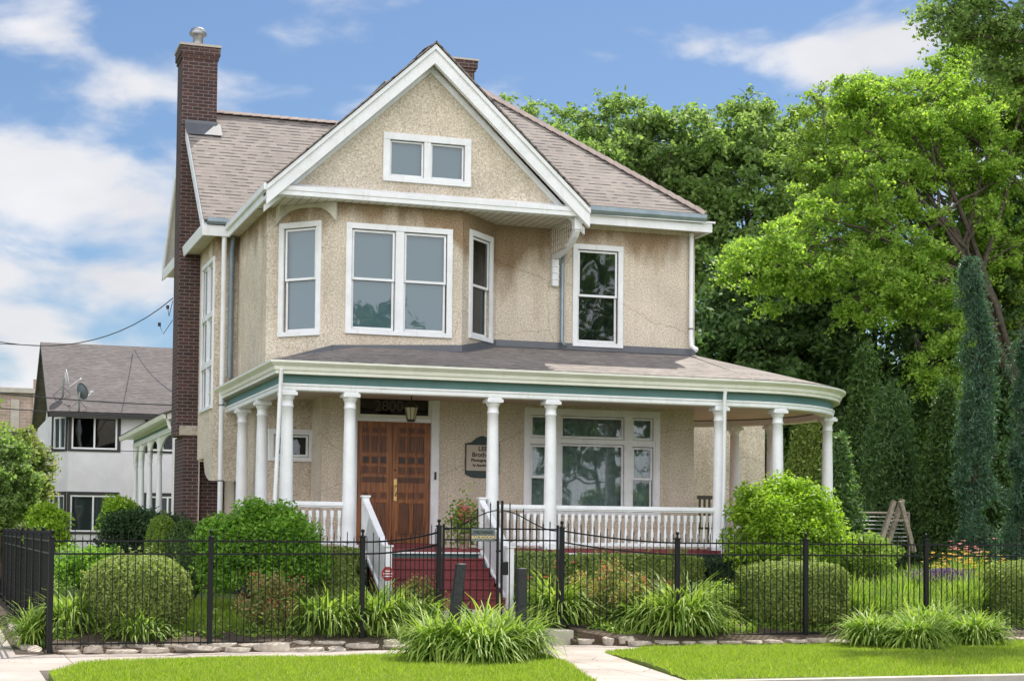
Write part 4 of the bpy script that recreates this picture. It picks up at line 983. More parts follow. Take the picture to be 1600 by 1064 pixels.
# balustrades
balm = None
def baluster(p, parent):
    global balm
    if balm is None:
        m = MB(); m.box(-.026, .026, -.026, .026, 0, .11); m.box(-.026, .026, -.026, .026, .50, .63)
        m.lathe([(.018, .11), (.026, .125), (.018, .14), (.028, .17), (.032, .21), (.024, .28), (.016, .36), (.014, .40), (.024, .42), (.015, .435), (.022, .45), (.026, .48), (.018, .50)], (0, 0, 0), 8)
        o = m.build('baluster', M_W); col.objects.unlink(o); balm = o.data; balm.materials.clear(); balm.materials.append(M_W)
    o = bpy.data.objects.new('baluster', balm); o.location = p; col.objects.link(o); o.parent = parent; return o
def balustrade(a, b, n):
    a = Vector((*a, 0)); b = Vector((*b, 0)); u = (b-a).normalized(); nn_ = Vector((u.y, -u.x, 0)); w = (b-a).length; m = MB()
    lo_ = MB(); lo_.fbox(a, u, nn_, 0, w, -.035, .035, FZ+.055, FZ+.115); m.fbox(a, u, nn_, 0, w, -.045, .045, FZ+.68, FZ+.715); m.fbox(a, u, nn_, 0, w, -.03, .03, FZ+.715, FZ+.75); m.fbox(a, u, nn_, 0, w, -.03, .03, FZ+.655, FZ+.68)
    o = bevel(m.build('balustrade', M_W, H), .006); bevel(lo_.build('bottom_rail', M_W, o), .006)
    for i in range(n):
        p = a+u*w*(i+.5)/n; baluster((p.x, p.y, FZ+.115-.075+.0), o).scale = (1, 1, .90)
    return o
def fix_bal(): pass
balustrade((5.36, YF), (6.20, YF), 7); balustrade((8.60, YF), (8.67, YF), 0) if False else None
balustrade((8.87, YF), (9.71, YF), 7); balustrade((9.91, YF), (12.88, YF), 24); balustrade((5.26, 29.15), (5.26, 27.1), 17)
a6 = (XC+PR*math.cos(R(-76)), YF+PR+PR*math.sin(R(-76))); balustrade((13.08, YF), (a6[0]-.1, a6[1]), 8)
a7 = (XC+PR*math.cos(R(-27)), YF+PR+PR*math.sin(R(-27))); am = (XC+PR*math.cos(R(-51)), YF+PR+PR*math.sin(R(-51))); balustrade((a6[0]+.1, a6[1]+.02), am, 9); balustrade(am, (a7[0]-.05, a7[1]-.1), 9)

# downspouts
def downspout(pts, r, m, label, straps=()):
    d = MB(); d.tube(pts, r, 10); o = d.build('downspout', m, H); o['label'] = label
    for (x, y, z) in straps:
        s = MB(); s.tube([(x, y, z), (x, y, z+.025)], r+.008, 10); s.build('strap', M_FL, o)
    return o
downspout([(13.54, 29.42, 7.46), (13.54, 29.42, 5.45), (13.54, 29.40, 5.28), (13.60, 29.28, 5.19)], .043, M_W, 'white downspout on the right corner of the upper floor', [(13.54, 29.42, 5.6)])
downspout([(10.90, 29.2, 6.95), (10.90, 29.40, 6.85), (10.90, 29.43, 6.7), (10.90, 29.43, 5.25), (10.94, 29.33, 5.15)], .037, M_GUT, 'grey downspout between the lattice bracket and the right window')
downspout([(5.22, 32.45, 7.35), (5.20, 32.5, 7.0), (5.20, 32.52, 4.6)], .055, M_GUT, 'grey downspout in the corner of the left side wall')
downspout([(5.02, 32.3, 7.35), (5.02, 32.3, 4.5), (5.02, 32.3, 4.2), (5.02, 32.3, .6)], .05, M_W, 'white downspout down the left bump-out', [(5.02, 32.3, 4.05), (5.02, 32.3, 2.6)])
downspout([(5.10, 26.72, 4.25), (5.10, 26.75, 4.1), (5.02, 26.8, 1.5), (5.02, 26.8, .5)], .034, M_W, 'leaning white downspout in front of the corner porch column')
downspout([(12.98, 26.74, 4.22), (12.98, 26.78, 4.1), (12.96, 26.80, .6)], .033, M_W, 'white downspout in front of the right porch column')

# brackets of the gable corners
br_ = MB(); bx = 10.68
for i in range(9):
    y = 29.44-.115*i; br_.box(bx+.011, bx+.022, y-.012, y+.012, 6.88+.10*(i > 5)*(i-5)*.5, 7.368)
for k in range(5):
    z = 6.90+k*.105; br_.box(bx, bx+.011, 28.42+.12*max(0, 2-k), 29.5, z-.011, z+.011)
LB = br_.build('lattice_bracket', M_SOF, H)
b2 = MB(); cv = [(29.5, 6.80), (29.3, 6.79), (29.1, 6.81), (28.8, 6.84), (28.55, 6.93), (28.36, 7.03), (28.27, 7.12), (28.25, 7.36), (28.42, 7.36), (28.46, 7.15), (28.7, 6.97), (28.95, 6.90), (29.2, 6.88), (29.5, 6.875)]
b2.prism([(bx+.03, y, z) for y, z in cv], (.10, 0, 0)); b2.box(bx+.01, bx+.15, 28.24, 28.40, 7.15, 7.369)
b2.box(bx+.01, bx+.14, 29.40, 29.5, 6.28, 6.79); 
for z in (6.40, 6.52, 6.64): b2.box(bx, bx+.15, 29.385, 29.5, z, z+.02)
bevel(b2.build('brace', M_W, LB), .005)
b3 = MB()   # arched bracket above the left bay window
P0 = Vector((5.45, 29.30, 0)); P1 = Vector((6.33, 28.42, 0))
pts = []
for i in range(15):
    t = i/14; z = 7.36-.05-.28*(abs(2*t-1)**3.2); p = P0.lerp(P1, t); pts.append((p, z))
for (pa_, za), (pb, zb) in zip(pts, pts[1:]):
    b3.prism([(pa_.x, pa_.y, 7.368), (pb.x, pb.y, 7.368), (pb.x, pb.y, zb), (pa_.x, pa_.y, za)], (.04, .04, 0))
b3.tube([(5.47, 29.1, 7.36), (5.47, 29.1, 7.2)], [.03, .02], 8)
b3.build('arched_bracket', M_SOF, H)

# ---- front door
dr = MB(); cas = .13
dr.box(DX0-.15, DX0, YW-.035, YW+.1, 1.40, 4.12); dr.box(DX1, DX1+.15, YW-.035, YW+.1, 1.40, 4.12)
dr.box(DX0, DX1, YW-.02, YW+.1, DZ1, DZ1+.07); dr.box(DX0-.15, DX1+.15, YW-.04, YW+.1, 4.121, 4.2)
DR = bevel(dr.build('door_frame', M_W, H), .005)
tr_ = MB(); tr_.box(DX0, DX1, YW+.0, YW+.06, DZ1+.071, DZ1+.125); tr_.box(DX1-.05, DX1, YW, YW+.06, DZ1+.126, 4.1); tr_.box(DX0, DX0+.05, YW, YW+.06, DZ1+.126, 4.1); tr_.build('transom_frame', M_CR, DR)
tp = MB(); tp.quad((DX0+.05, YW+.03, DZ1+.126), (DX1-.05, YW+.03, DZ1+.126), (DX1-.05, YW+.03, 4.1), (DX0+.05, YW+.03, 4.1)); tp.build('transom_pane', M_GLD, DR)
tb = MB(); tb.box(DX0-.02, DX1+.02, YW+.125, YW+.13, 1.3, 4.2); tb.build('hall', M_DK, DR)
textmesh('2800', .27, ((DX0+DX1)/2-.10, YW+.022, 3.93), (1, 0, 0), (0, 0, 1), (0, -1, 0), mat('faded number gilt', (.10, .085, .07), .6), DR, 'house_number', .002)
def leaf(x0, x1):
    m = MB(); dp = MB(); y = YW+.03; m.box(x0, x1, y, y+.05, DZ0, DZ1); w = x1-x0; s = .105; inw = w-2*s; cw = (inw-2*.035)/3
    g = MB()
    def pan(a0, a1, z0, z1):      # recessed panel drawn as raised moulding ring and a fielded centre
        m.box(x0+a0, x0+a1, y-.016, y, z0, z0+.014); m.box(x0+a0, x0+a1, y-.016, y, z1-.014, z1); m.box(x0+a0, x0+a0+.014, y-.0155, y, z0+.014, z1-.014); m.box(x0+a1-.014, x0+a1, y-.0155, y, z0+.014, z1-.014)
        dp.box(x0+a0+.014, x0+a1-.014, y-.003, y+.001, z0+.014, z1-.014); dp.box(x0+a0+.04, x0+a1-.04, y-.013, y-.0031, z0+.035, z1-.035)
    z = DZ0
    # stiles and rails proud of the panels
    H_ = DZ1-DZ0
    rows = [(0.955, 0.905, 3), (0.885, 0.745, 3), (.715, .655, 'g'), (.63, .57, 3), (.545, .50, 'w'), (.42, .365, 3), (.335, .06, 2)]
    for t1, t0, k in rows:
        za, zb = z+H_*t0, z+H_*t1
        if k == 'w':
            dp.box(x0+s, x1-s, y-.003, y+.001, za, zb)
            for i in range(4): dp.box(x0+s, x1-s, y-.018, y-.0031, za+i*(zb-za)/4, za+i*(zb-za)/4+.012)
            continue
        n = 3 if k in (3, 'g') else 2; c = (inw-(n-1)*.04)/n
        for i in range(n):
            a0 = s+i*(c+.04)
            if k == 'g': g.box(x0+a0+.020, x0+a0+c-.020, y-.0145, y-.004, za+.018, zb-.018)
            pan(a0, a0+c, za, zb)
    o = bevel(m.build('door_leaf', M_WOOD, H), .003)
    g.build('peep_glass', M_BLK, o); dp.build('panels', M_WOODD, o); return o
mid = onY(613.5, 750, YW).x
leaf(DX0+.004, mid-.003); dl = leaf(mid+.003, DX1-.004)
hd = MB(); hx = mid+.055; hd.box(hx-.028, hx+.028, YW+.005, YW+.03, 2.22, 2.62); hd.tube([(hx, YW+.0, 2.5), (hx, YW-.05, 2.48), (hx, YW-.055, 2.36), (hx, YW-.01, 2.31)], .011, 8); bevel(hd.build('handle', M_BRASS, dl), .006)
lk = MB(); lk.tube([(hx, YW+.03, 2.78), (hx, YW+.012, 2.78)], .02, 12); lk.build('lock', M_BRON, dl)
sl_ = MB(); sl_.box(DX0-.16, DX1+.16, YW-.12, YW+.03, FZ+.001, 1.455); sl_.build('sill', M_RED, DR)
db = MB(); db.box(DX1+.06, DX1+.095, YW-.058, YW-.036, 2.62, 2.76); db.build('doorbell', M_BLK, DR)

# ---- front steps
sx0, sx1 = 6.62, 8.50; nst = 5; y0_ = 26.84; rz_ = (FZ-.475)/6; tr = .28
stp = MB()
for i in range(nst):
    zt = FZ-rz_*(i+1); stp.box(sx0, sx1, y0_-tr*(i+1), y0_-tr*i-.001*(i > 0), .3, zt-.03); stp.box(sx0-.0, sx1+.0, y0_-tr*(i+1)-.025, y0_-tr*i-.026*(i > 0), zt-.03+.0005, zt)
bevel(stp.build('front_steps', M_RED, H), .005)
yb_ = y0_-tr*nst-.03
for k, x in enumerate((6.56, 8.56)):
    m = MB(); m.box(x-.055, x+.055, 26.86, 26.97, 1.2, 2.22); m.box(x-.075, x+.075, 26.84, 26.99, 2.22, 2.25); m.box(x-.055, x+.055, yb_-.055, yb_+.055, .45, 1.42); m.box(x-.075, x+.075, yb_-.075, yb_+.075, 1.42, 1.45)
    ta, tb_ = Vector((x, 26.86, 2.14)), Vector((x, yb_+.055, 1.36)); sl0 = (ta.z-tb_.z)/(ta.y-tb_.y)
    def band(z0, z1, w): m.prism([(x-w, ta.y, ta.z+z0), (x-w, tb_.y, tb_.z+z0), (x-w, tb_.y, tb_.z+z1), (x-w, ta.y, ta.z+z1)], (2*w, 0, 0))
    band(-.02, .04, .05); band(-.06, -.02, .03); band(-.82, -.76, .04)
    o = bevel(m.build('stair_rail', M_W, H), .004); o['label'] = ('white stair rail with lattice panel left of the red steps', 'white stair rail with lattice panel right of the red steps')[k]
    g = MB(); n = 34; yA, yB = ta.y-.01, tb_.y+.01
    for i in range(n+8):
        for sg in (1, -1):
            yc = yB+(yA-yB)*(i-4)/n; d = .7*sg
            pA = Vector((x, yc, tb_.z+(yc-tb_.y)*sl0-.76)); pB = Vector((x, yc+d*.55, 0)); pB.z = tb_.z+(pB.y-tb_.y)*sl0-.06
            # clip to panel
            lo, hi = min(pA.y, pB.y), max(pA.y, pB.y)
            if hi < yB or lo > yA: continue
            def at(y): t = (y-pA.y)/(pB.y-pA.y); return pA.lerp(pB, t)
            if pA.y < yB: pA = at(yB)
            if pA.y > yA: pA = at(yA)
            if pB.y < yB: pB = at(yB)
            if pB.y > yA: pB = at(yA)
            if (pA-pB).length < .03: continue
            e = .008*sg; g.prism([(x+e-.004, pA.y-.010, pA.z), (x+e-.004, pA.y+.010, pA.z), (x+e-.004, pB.y+.010, pB.z), (x+e-.004, pB.y-.010, pB.z)], (.008, 0, 0))
    g.build('lattice', M_W, o)

# ---- rear gallery and low wing on the left
gl = MB(); gx = 5.1
gl.box(gx-.07, gx+.07, 37.9+1.0, 48.3, 3.98, 4.10); gl.box(gx-.05, gx+.05, 38.9, 48.3, 4.19, 4.24)
ys = [onX(p, 690, gx).y for p in (250, 235, 222.5, 213)]
GP = gl.build('gallery_beam', M_W, H)
gf = MB(); gf.box(gx-.05, gx+.05, 38.9, 48.3, 4.10, 4.19); gf.build('gallery_frieze', M_GRN, H)
gg = MB(); gg.sweep([(gx-.35, 48.7), (gx-.35, 38.6)], [(-.02, 4.18), (.05, 4.20), (.07, 4.30), (-.02, 4.30)], True); gg.prism([(gx-.35, 38.6, 4.16), (gx+1.8, 38.6, 4.9), (gx+1.8, 38.6, 5.0), (gx-.35, 38.6, 4.3)], (0, .04, 0)); gg.build('gallery_gutter', M_CR, H)
gs = MB(); gs.quad((gx-.34, 38.6, 4.23), (gx-.34, 48.7, 4.23), (gx+.3, 48.7, 4.24), (gx+.3, 38.6, 4.24)); gs.build('gallery_soffit', M_CR, H)
gr_ = MB(); slab(gr_, [(gx-.42, 38.55, 4.33), (gx-.42, 48.75, 4.33), (gx+2.2, 48.75, 5.2), (gx+2.2, 38.55, 5.2)], .04); gr_.build('gallery_roof', M_SHN, H)
pm_ = MB(); pf = [(.07, 0), (.07, .5), (.06, .55), (.075, .6), (.085, .7), (.075, 1.2), (.06, 1.9), (.05, 2.05), (.075, 2.08), (.05, 2.11), (.07, 2.15), (.07, 2.6)]
pm_.lathe(pf, (0, 0, 0), 10); po = pm_.build('turned_post', M_W); col.objects.unlink(po)
for y in ys:
    o = bpy.data.objects.new('turned_post', po.data); o.location = (gx, y, 1.38); put(o, H)
ab = MB(); yv = [38.9]+sorted(ys)+[48.6]
for ya, yb in zip(yv, yv[1:]):
    k = 10; ht = lambda t: 3.98-.42*abs(2*t-1)**2.2
    for i in range(k):
        t0, t1 = i/k, (i+1)/k; ab.prism([(gx-.02, ya+(yb-ya)*t0, 3.979), (gx-.02, ya+(yb-ya)*t1, 3.979), (gx-.02, ya+(yb-ya)*t1, ht(t1)-.03), (gx-.02, ya+(yb-ya)*t0, ht(t0)-.03)], (.04, 0, 0))
ab.build('arch_brackets', M_CR, H)
ge = MB(); ge.tube([(gx-.3, 38.7, 4.2), (gx-.25, 38.7, 4.0), (gx+.1, 38.65, 3.85), (gx+.35, 38.6, 3.75)], .05, 8); ge.build('gallery_downspout', M_W, H)
rw = MB(); rw.box(6.6, 13, 38.35, 49, .5, 4.9); rw.build('rear_wall', M_NW, H)
gfl = MB(); gfl.box(gx-.2, 6.6, 38.6, 48.6, 1.2, 1.38); gfl.build('gallery_floor', M_GRN, H)
cb_ = MB(); cb_.box(4.86, 4.95, 38.05, 38.28, .5, 7.36); cb_.build('corner_board', M_W, H)

# ---- things on the porch and walls of the house
ln = empty('lantern', (7.70, 28.3, 3.9), 'bronze hanging lantern with frosted panes over the front doors', 'lantern')
lx, ly = onY(642.5, 640, 28.6).x, 28.6
m = MB(); m.tube([(lx, ly, 4.06), (lx, ly, 3.98)], .012, 8); m.lathe([(.03, 3.985), (.035, 3.97), (.03, 3.955), (.05, 3.94), (.09, 3.91), (.135, 3.865), (.14, 3.85), (.10, 3.848)], (lx, ly, 0), 8); m.lathe([(.075, 3.635), (.08, 3.62), (.06, 3.60)], (lx, ly, 0), 8)
for k in range(8):
    a = 2*math.pi*(k+.5)/8; m.tube([(lx+.125*math.cos(a), ly+.125*math.sin(a), 3.85), (lx+.075*math.cos(a), ly+.075*math.sin(a), 3.635)], .006, 4)
m.build('cage', M_BRON, ln); m = MB(); m.lathe([(.115, 3.845), (.068, 3.64)], (lx, ly, 0), 8); m.build('glass', M_AMB, ln)

sg = empty('wall_sign', (9.37, YW, 2.7), 'dark green shop sign with an arched top and lettered panel beside the doors', 'sign')
x0, zc_ = 9.05, 3.02; x1 = 9.70
m = MB(); ol = [(x0, 2.74), (x0, 3.30)]+[(x0+.12+(x1-x0-.24)*i/8*1.0, 3.32+.12*math.sin(math.pi*i/8)) for i in range(9)]+[(x1, 3.30), (x1, 2.74)]+[(x1-(x1-x0)*i/6, 2.70-.03*math.sin(math.pi*i/6)) for i in range(1, 6)]
m.prism([(x, YW-.045, z) for x, z in ol], (0, .04, 0)); bevel(m.build('board', M_SIGNB, sg), .006)
m = MB(); m.box(x0+.015, x1-.015, YW-.055, YW-.0455, 2.80, 3.27); m.build('panel', M_SIGNP, sg)
cx_ = (x0+x1)/2
for tx, sz, z in (('LEE', .115, 3.20), ('Brothers', .115, 3.09), ('Photographers', .075, 2.99), ('by Appointment', .058, 2.90)):
    textmesh(tx, sz, (cx_, YW-.056, z), (1, 0, 0), (0, 0, 1), (0, -1, 0), M_TXT, sg, 'lettering', .002, bold=.003)

pl = empty('potted_geranium', (8.30, 26.99, FZ), 'pink geranium trailing from a clay pot beside the top newel of the steps', 'plant')
gx0, gy0 = onY(728, 850, 26.95).x, 27.05
m = MB(); m.lathe([(.07, FZ), (.10, FZ+.2), (.11, FZ+.21), (.11, FZ+.24)], (gx0, gy0, 0), 14); m.build('pot', M_TERR, pl)
rg = np.random.default_rng(31); C = rg.normal(size=(900, 3))*np.array((.13, .11, .19))+np.array((gx0, gy0, FZ+.44)); quads_np('leaves', leaf_verts(rg, C, .06, .8, .4), 4, G_MID, pl)
for k in range(26): petals(np.array((gx0+rg.normal()*.10-.06, gy0-.2+rg.normal()*.05, FZ+.62+rg.normal()*.12)), .055, G_PNK, pl, rg)
lc = empty('porch_chair', (12.9, 28.9, FZ), 'dark wooden porch chair at the right end behind the balustrade', 'chair')
px_ = XY(1096, 28.9); m = MB(); m.box(px_, px_+.5, 28.6, 29.1, FZ+.38, FZ+.42); m.build('seat', M_BRON, lc)
m = MB()
for i in range(5): m.box(px_+.03+i*.1, px_+.07+i*.1, 29.08, 29.1, FZ+.42, FZ+.95)
m.box(px_, px_+.5, 29.075, 29.105, FZ+.95, FZ+1.02); m.build('backrest', M_BRON, lc)
for ax in (px_+.02, px_+.48):
    for ay in (28.62, 29.08): m = MB(); m.box(ax-.02, ax+.02, ay-.02, ay+.02, FZ, FZ+.379); m.build('leg', M_BRON, lc)

# ================================================================== IRON FENCE
def fence_run(label, ctrl, posts, group='lengths of black iron fence', step=.1, extra=None):
    """ctrl: list (x, y, z_top, z_mid, z_bot); posts: list (x,y,z0,z1)"""
    root = empty('iron_fence', (ctrl[0][0], ctrl[0][1], 0), label, 'fence', group); P = [Vector(c[:2]) for c in ctrl]; s = [0]
    for a, b in zip(P, P[1:]): s.append(s[-1]+(b-a).length)
    def at(t):
        for i in range(len(s)-1):
            if t <= s[i+1] or i == len(s)-2:
                f = (t-s[i])/(s[i+1]-s[i]); return [ctrl[i][k]+(ctrl[i+1][k]-ctrl[i][k])*f for k in range(5)]
    nn_ = int(s[-1]/step)
    for k in (2, 3, 4):
        m = MB(); pts = [(c[0], c[1], c[k]) for c in ctrl]; m.sweep([p[:2] for p in pts], [(-.012, -.012), (.012, -.012), (.012, .012), (-.012, .012)], True)
        vs = m.v; m.v = [(x, y, z+pts[i//4][2]) for i, (x, y, z) in enumerate(vs)]; m.build('rail', M_IR, root)
    pk = MB(); stuff = MB()
    def picket(mb, q, tall):
        x, y, zt, zm, zb = q; top = zt+(.16 if tall else .085); w = .0054
        mb.box(x-w, x+w, y-w, y+w, zb-.03, top-.05)
        mb.add([(x-w*1.3, y-w*1.3, top-.05), (x+w*1.3, y-w*1.3, top-.05), (x+w*1.3, y+w*1.3, top-.05), (x-w*1.3, y+w*1.3, top-.05), (x, y, top)], [(0, 3, 2, 1), (0, 1, 4), (1, 2, 4), (2, 3, 4), (3, 0, 4)])
    cnt = 0
    for i in range(1, nn_):
        q = at(i*s[-1]/nn_)
        if any(math.hypot(q[0]-p[0], q[1]-p[1]) < .05 for p in posts): continue
        if cnt < 100: m = MB(); picket(m, q, i % 2); m.build('picket', M_IR, root)
        else: picket(stuff, q, i % 2)
        cnt += 1
    if stuff.v: tag(stuff.build('pickets', M_IR, root), kind='stuff')
    for (x, y, z0, z1) in posts:
        m = MB(); w = .034; m.box(x-w, x+w, y-w, y+w, z0-.15, z1-.10); m.box(x-w-.012, x+w+.012, y-w-.012, y+w+.012, z1-.10, z1-.08)
        m.lathe([(.03, z1-.08), (.018, z1-.065), (.014, z1-.045), (.026, z1-.02), (.03, z1-.005), (.022, z1+.01), (.004, z1+.02)], (x, y, 0), 10)
        bevel(m.build('post', M_IR, root), .004)
    return root
def fz_(px, py, Y): return onY(px, py, Y).z
def ctrlpt(px, Y, t, m_, b): X = XY(px, Y); return (X, Y, fz_(px, t, Y), fz_(px, m_, Y), fz_(px, b, Y))
def pst(px, Y, yb, yt): return (XY(px, Y), Y, fz_(px, yb, Y), fz_(px, yt, Y))
cA = ctrlpt(81, 23.0, 845, 865, 1006); cB = ctrlpt(330, 23.15, 845, 865, 1003); cC = ctrlpt(567, 23.45, 846.5, 865, 1002); cD = ctrlpt(686, 24.2, 831, 849.6, 976)
cE = ctrlpt(878, 24.2, 829, 846.6, 973); cF = ctrlpt(1058.5, 23.45, 848, 866, 993.5); cG = ctrlpt(1259, 23.35, 849.4, 867, 988.6); cH = ctrlpt(1447, 23.35, 850.9, 868, 985); cI = ctrlpt(1650, 23.35, 852, 869, 981)
def curve(a, b, n=8, rev=False):
    o = []
    for i in range(1, n):
        t = i/n; sx = t; sy = t*t*(3-2*t) if not rev else t*t*(3-2*t); o.append(tuple([a[0]+(b[0]-a[0])*sx, a[1]+(b[1]-a[1])*(t**1.6 if not rev else 1-(1-t)**1.6)]+[a[k]+(b[k]-a[k])*((t**1.8) if not rev else 1-(1-t)**1.8) for k in (2, 3, 4)]))
    return o
pA = pst(81, 23.0, 1028, 829); pB = pst(330, 23.15, 1018, 829); pC = pst(567, 23.45, 1008, 828); pD = pst(686, 24.2, 975, 812); pE = pst(878, 24.2, 979, 815); pF = pst(1058.5, 23.45, 1005, 832); pG = pst(1259, 23.35, 1001, 834); pH = pst(1447, 23.35, 998, 835); pI = pst(1650, 23.35, 995, 836)
fence_run('black iron picket fence along the sidewalk left of the gate', [cA, cB, cC]+curve(cC, cD)+[cD], [pA, pB, pC, pD])
fence_run('black iron picket fence along the sidewalk right of the gate', [cE]+curve(cE, cF, rev=True)+[cF, cG, cH, cI, ctrlpt(1850, 23.35, 853.5, 870, 977)], [pE, pF, pG, pH, pI, pst(1850, 23.35, 992, 838)])
sx_ = cA[0]; zt_, zm_, zb_ = cA[2], cA[3], cA[4]
fence_run('black iron picket fence running back along the side walk at the left corner', [(sx_, 23.06, zt_, zm_, zb_), (sx_, 34, zt_+.02, zm_+.02, zb_), (sx_, 47, zt_+.04, zm_+.04, zb_)], [(sx_, 23.0+2.15*k, 0, 1.66) for k in range(1, 11)])
# gate
gt_ = empty('iron_gate', (8.0, 24.2, .25), 'black iron double gate with an arched top in front of the red steps', 'gate')
gy = 24.2; ga, gb = pD[0]+.055, pE[0]-.055; gm = XY(781, gy); zb0 = fz_(781, 967, gy); zr1, zr2, zcv, zlo = fz_(781, 826, gy), fz_(781, 843.5, gy), fz_(781, 797, gy), fz_(781, 828.5, gy)
def gtop(x): t = min(1, abs(x-gm)/((gb-ga)/2)); return zlo+(zcv-zlo)*(.5+.5*math.cos(math.pi*t))**1.0
for k, (xa, xb) in enumerate(((ga, gm-.018), (gm+.018, gb))):
    m = MB(); w = .016
    for x in (xa+w, xb-w): m.box(x-w, x+w, gy-w, gy+w, zb0-.04, gtop(x)+.09*(1 if abs(x-gm) > .2 else 1.6))
    for z in (zr1, zr2, zb0): m.box(xa+2*w, xb-2*w, gy-.010, gy+.010, z-.012, z+.012)
    n = 12
    for i in range(n):
        u0, u1 = xa+2*w+(xb-xa-4*w)*i/n, xa+2*w+(xb-xa-4*w)*(i+1)/n; m.prism([(u0, gy-.008, gtop(u0)-.008), (u1, gy-.008, gtop(u1)-.008), (u1, gy-.008, gtop(u1)+.008), (u0, gy-.008, gtop(u0)+.008)], (0, .016, 0))
    lf = m.build('gate_leaf', M_IR, gt_); np_ = 7
    for i in range(1, np_+1):
        x = xa+w*2+(xb-xa-4*w)*i/(np_+1); p = MB(); t_ = gtop(x)+(.15 if i % 2 else .09); p.box(x-.007, x+.007, gy-.007, gy+.007, zb0, t_-.05); p.add([(x-.01, gy-.01, t_-.05), (x+.01, gy-.01, t_-.05), (x+.01, gy+.01, t_-.05), (x-.01, gy+.01, t_-.05), (x, gy, t_)], [(0, 1, 4), (1, 2, 4), (2, 3, 4), (3, 0, 4)]); p.build('picket', M_IR, lf)
m = MB(); m.box(gm+.03, gm+.13, gy-.035, gy+.03, fz_(790, 898, gy), fz_(790, 877, gy)); bevel(m.build('lock_box', M_IR, gt_), .005); m = MB(); m.box(gm-.07, gm+.04, gy-.03, gy-.018, fz_(781, 862, gy), fz_(781, 859, gy)); bevel(m.build('latch', M_IR, gt_), .003)
gs_ = empty('gate_sign', (7.8, 24.16, 1.5), 'small grey green sign with raised letters wired to the gate', 'sign')
xa, xb = XY(735.5, gy), XY(772.5, gy); za, zb_2 = fz_(754, 845.5, gy), fz_(754, 826, gy)
m = MB(); m.box(xa, xb, gy-.034, gy-.022, za, zb_2); bevel(m.build('board', mat('verdigris plate', (.12, .16, .16), .6, (.08, .10, .09), 20), gs_), .004)
textmesh('DELIVERIES', .062, ((xa+xb)/2, gy-.036, za+(zb_2-za)*.70), (1, 0, 0), (0, 0, 1), (0, -1, 0), mat('black sign letters', (.01, .012, .014), .5), gs_, 'lettering', .002, bold=.001)
textmesh('BACKDOOR', .066, ((xa+xb)/2, gy-.036, za+(zb_2-za)*.32), (1, 0, 0), (0, 0, 1), (0, -1, 0), M_GOLD, gs_, 'lettering', .002, bold=.001)
ss = empty('security_sign', (6.2, 24.6, .3), 'small red octagonal yard sign with pale lettering on a stake left of the steps', 'sign')
sX = XY(606, 24.9); m = MB(); zs = fz_(606, 896, 24.9); m.prism([(sX+.10*math.cos(R(22.5+45*k)), 24.88, zs+.115*math.sin(R(22.5+45*k))) for k in range(8)], (0, .008, 0)); m.build('plate', M_SREDL, ss)
m = MB()
for i, w_ in enumerate((.05, .07, .06)): m.box(sX-w_, sX+w_, 24.874, 24.8795, zs+.035-i*.04, zs+.050-i*.04)
m.build('lettering', M_W, ss); m = MB(); m.box(sX-.008, sX+.008, 24.889, 24.9, .3, zs+.05); m.build('stake', M_STEEL, ss)

# ================================================================== STONE EDGING, POSTS
ONES = 'first second third fourth fifth sixth seventh eighth ninth tenth eleventh twelfth thirteenth fourteenth fifteenth sixteenth seventeenth eighteenth nineteenth'.split()
def ordw(i):
    if i < 19: return ONES[i]
    t, u = divmod(i+1, 10); T = {2: 'twent', 3: 'thirt', 4: 'fort', 5: 'fift', 6: 'sixt'}[t]
    return T+'ieth' if u == 0 else T+'y-'+ONES[u-1]
ROW = {}; RLAB = ['front row left of the gate']
rg = np.random.default_rng(11)
def rock(x, y, z, a, b, h, rot, flat=False):
    bm = bmesh.new(); k = 22
    for i in range(k):
        th = 2*math.pi*i/k+rg.normal()*.2; e = rg.uniform(.68, 1.08); s = -1 if i % 2 else 1
        cx1, sy1 = math.cos(th), math.sin(th); kk = (abs(cx1)**4+abs(sy1)**4)**-.25
        bm.verts.new((cx1*kk*a*e, sy1*kk*b*e, h*(.5+.42*s*rg.uniform(.5, 1.15))))
    bmesh.ops.convex_hull(bm, input=bm.verts[:]); bmesh.ops.rotate(bm, verts=bm.verts[:], cent=(0, 0, 0), matrix=Matrix.Rotation(rot, 3, 'Z')@Matrix.Rotation(rg.normal()*.13, 3, 'X'))
    me = bpy.data.meshes.new('edging_stone'); bm.to_mesh(me); bm.free(); me.materials.append(M_STONE); o = bpy.data.objects.new('edging_stone', me); o.location = (x, y, z); put(o)
    k_ = ROW[RLAB[0]] = ROW.get(RLAB[0], -1)+1; tag(o, ('pale limestone, %s from the left in the %s' if 'counted' not in RLAB[0] else 'pale limestone, %s in the %s') % (ordw(k_), RLAB[0]), 'stone', 'limestone edging stones along the fence')
    bevel(o, .006)
x = 1.45
while x < 6.1:
    a = rg.uniform(.13, .26); y = 22.93+.05*max(0, (x-3.6)); a *= rg.uniform(.8, 1.5); rock(x+a, y+rg.normal()*.02, -.01, a, rg.uniform(.09, .13), rg.uniform(.06, .13), rg.normal()*.12); x += 2*a+.008
RLAB[0] = 'back row left of the gate'
x = 1.45
while x < 6.0:
    a = rg.uniform(.11, .24); y = 23.17+.05*max(0, (x-3.6)); rock(x+a, y+rg.normal()*.015, .03, a, .10, rg.uniform(.07, .11), rg.normal()*.1); x += 2*a+.015
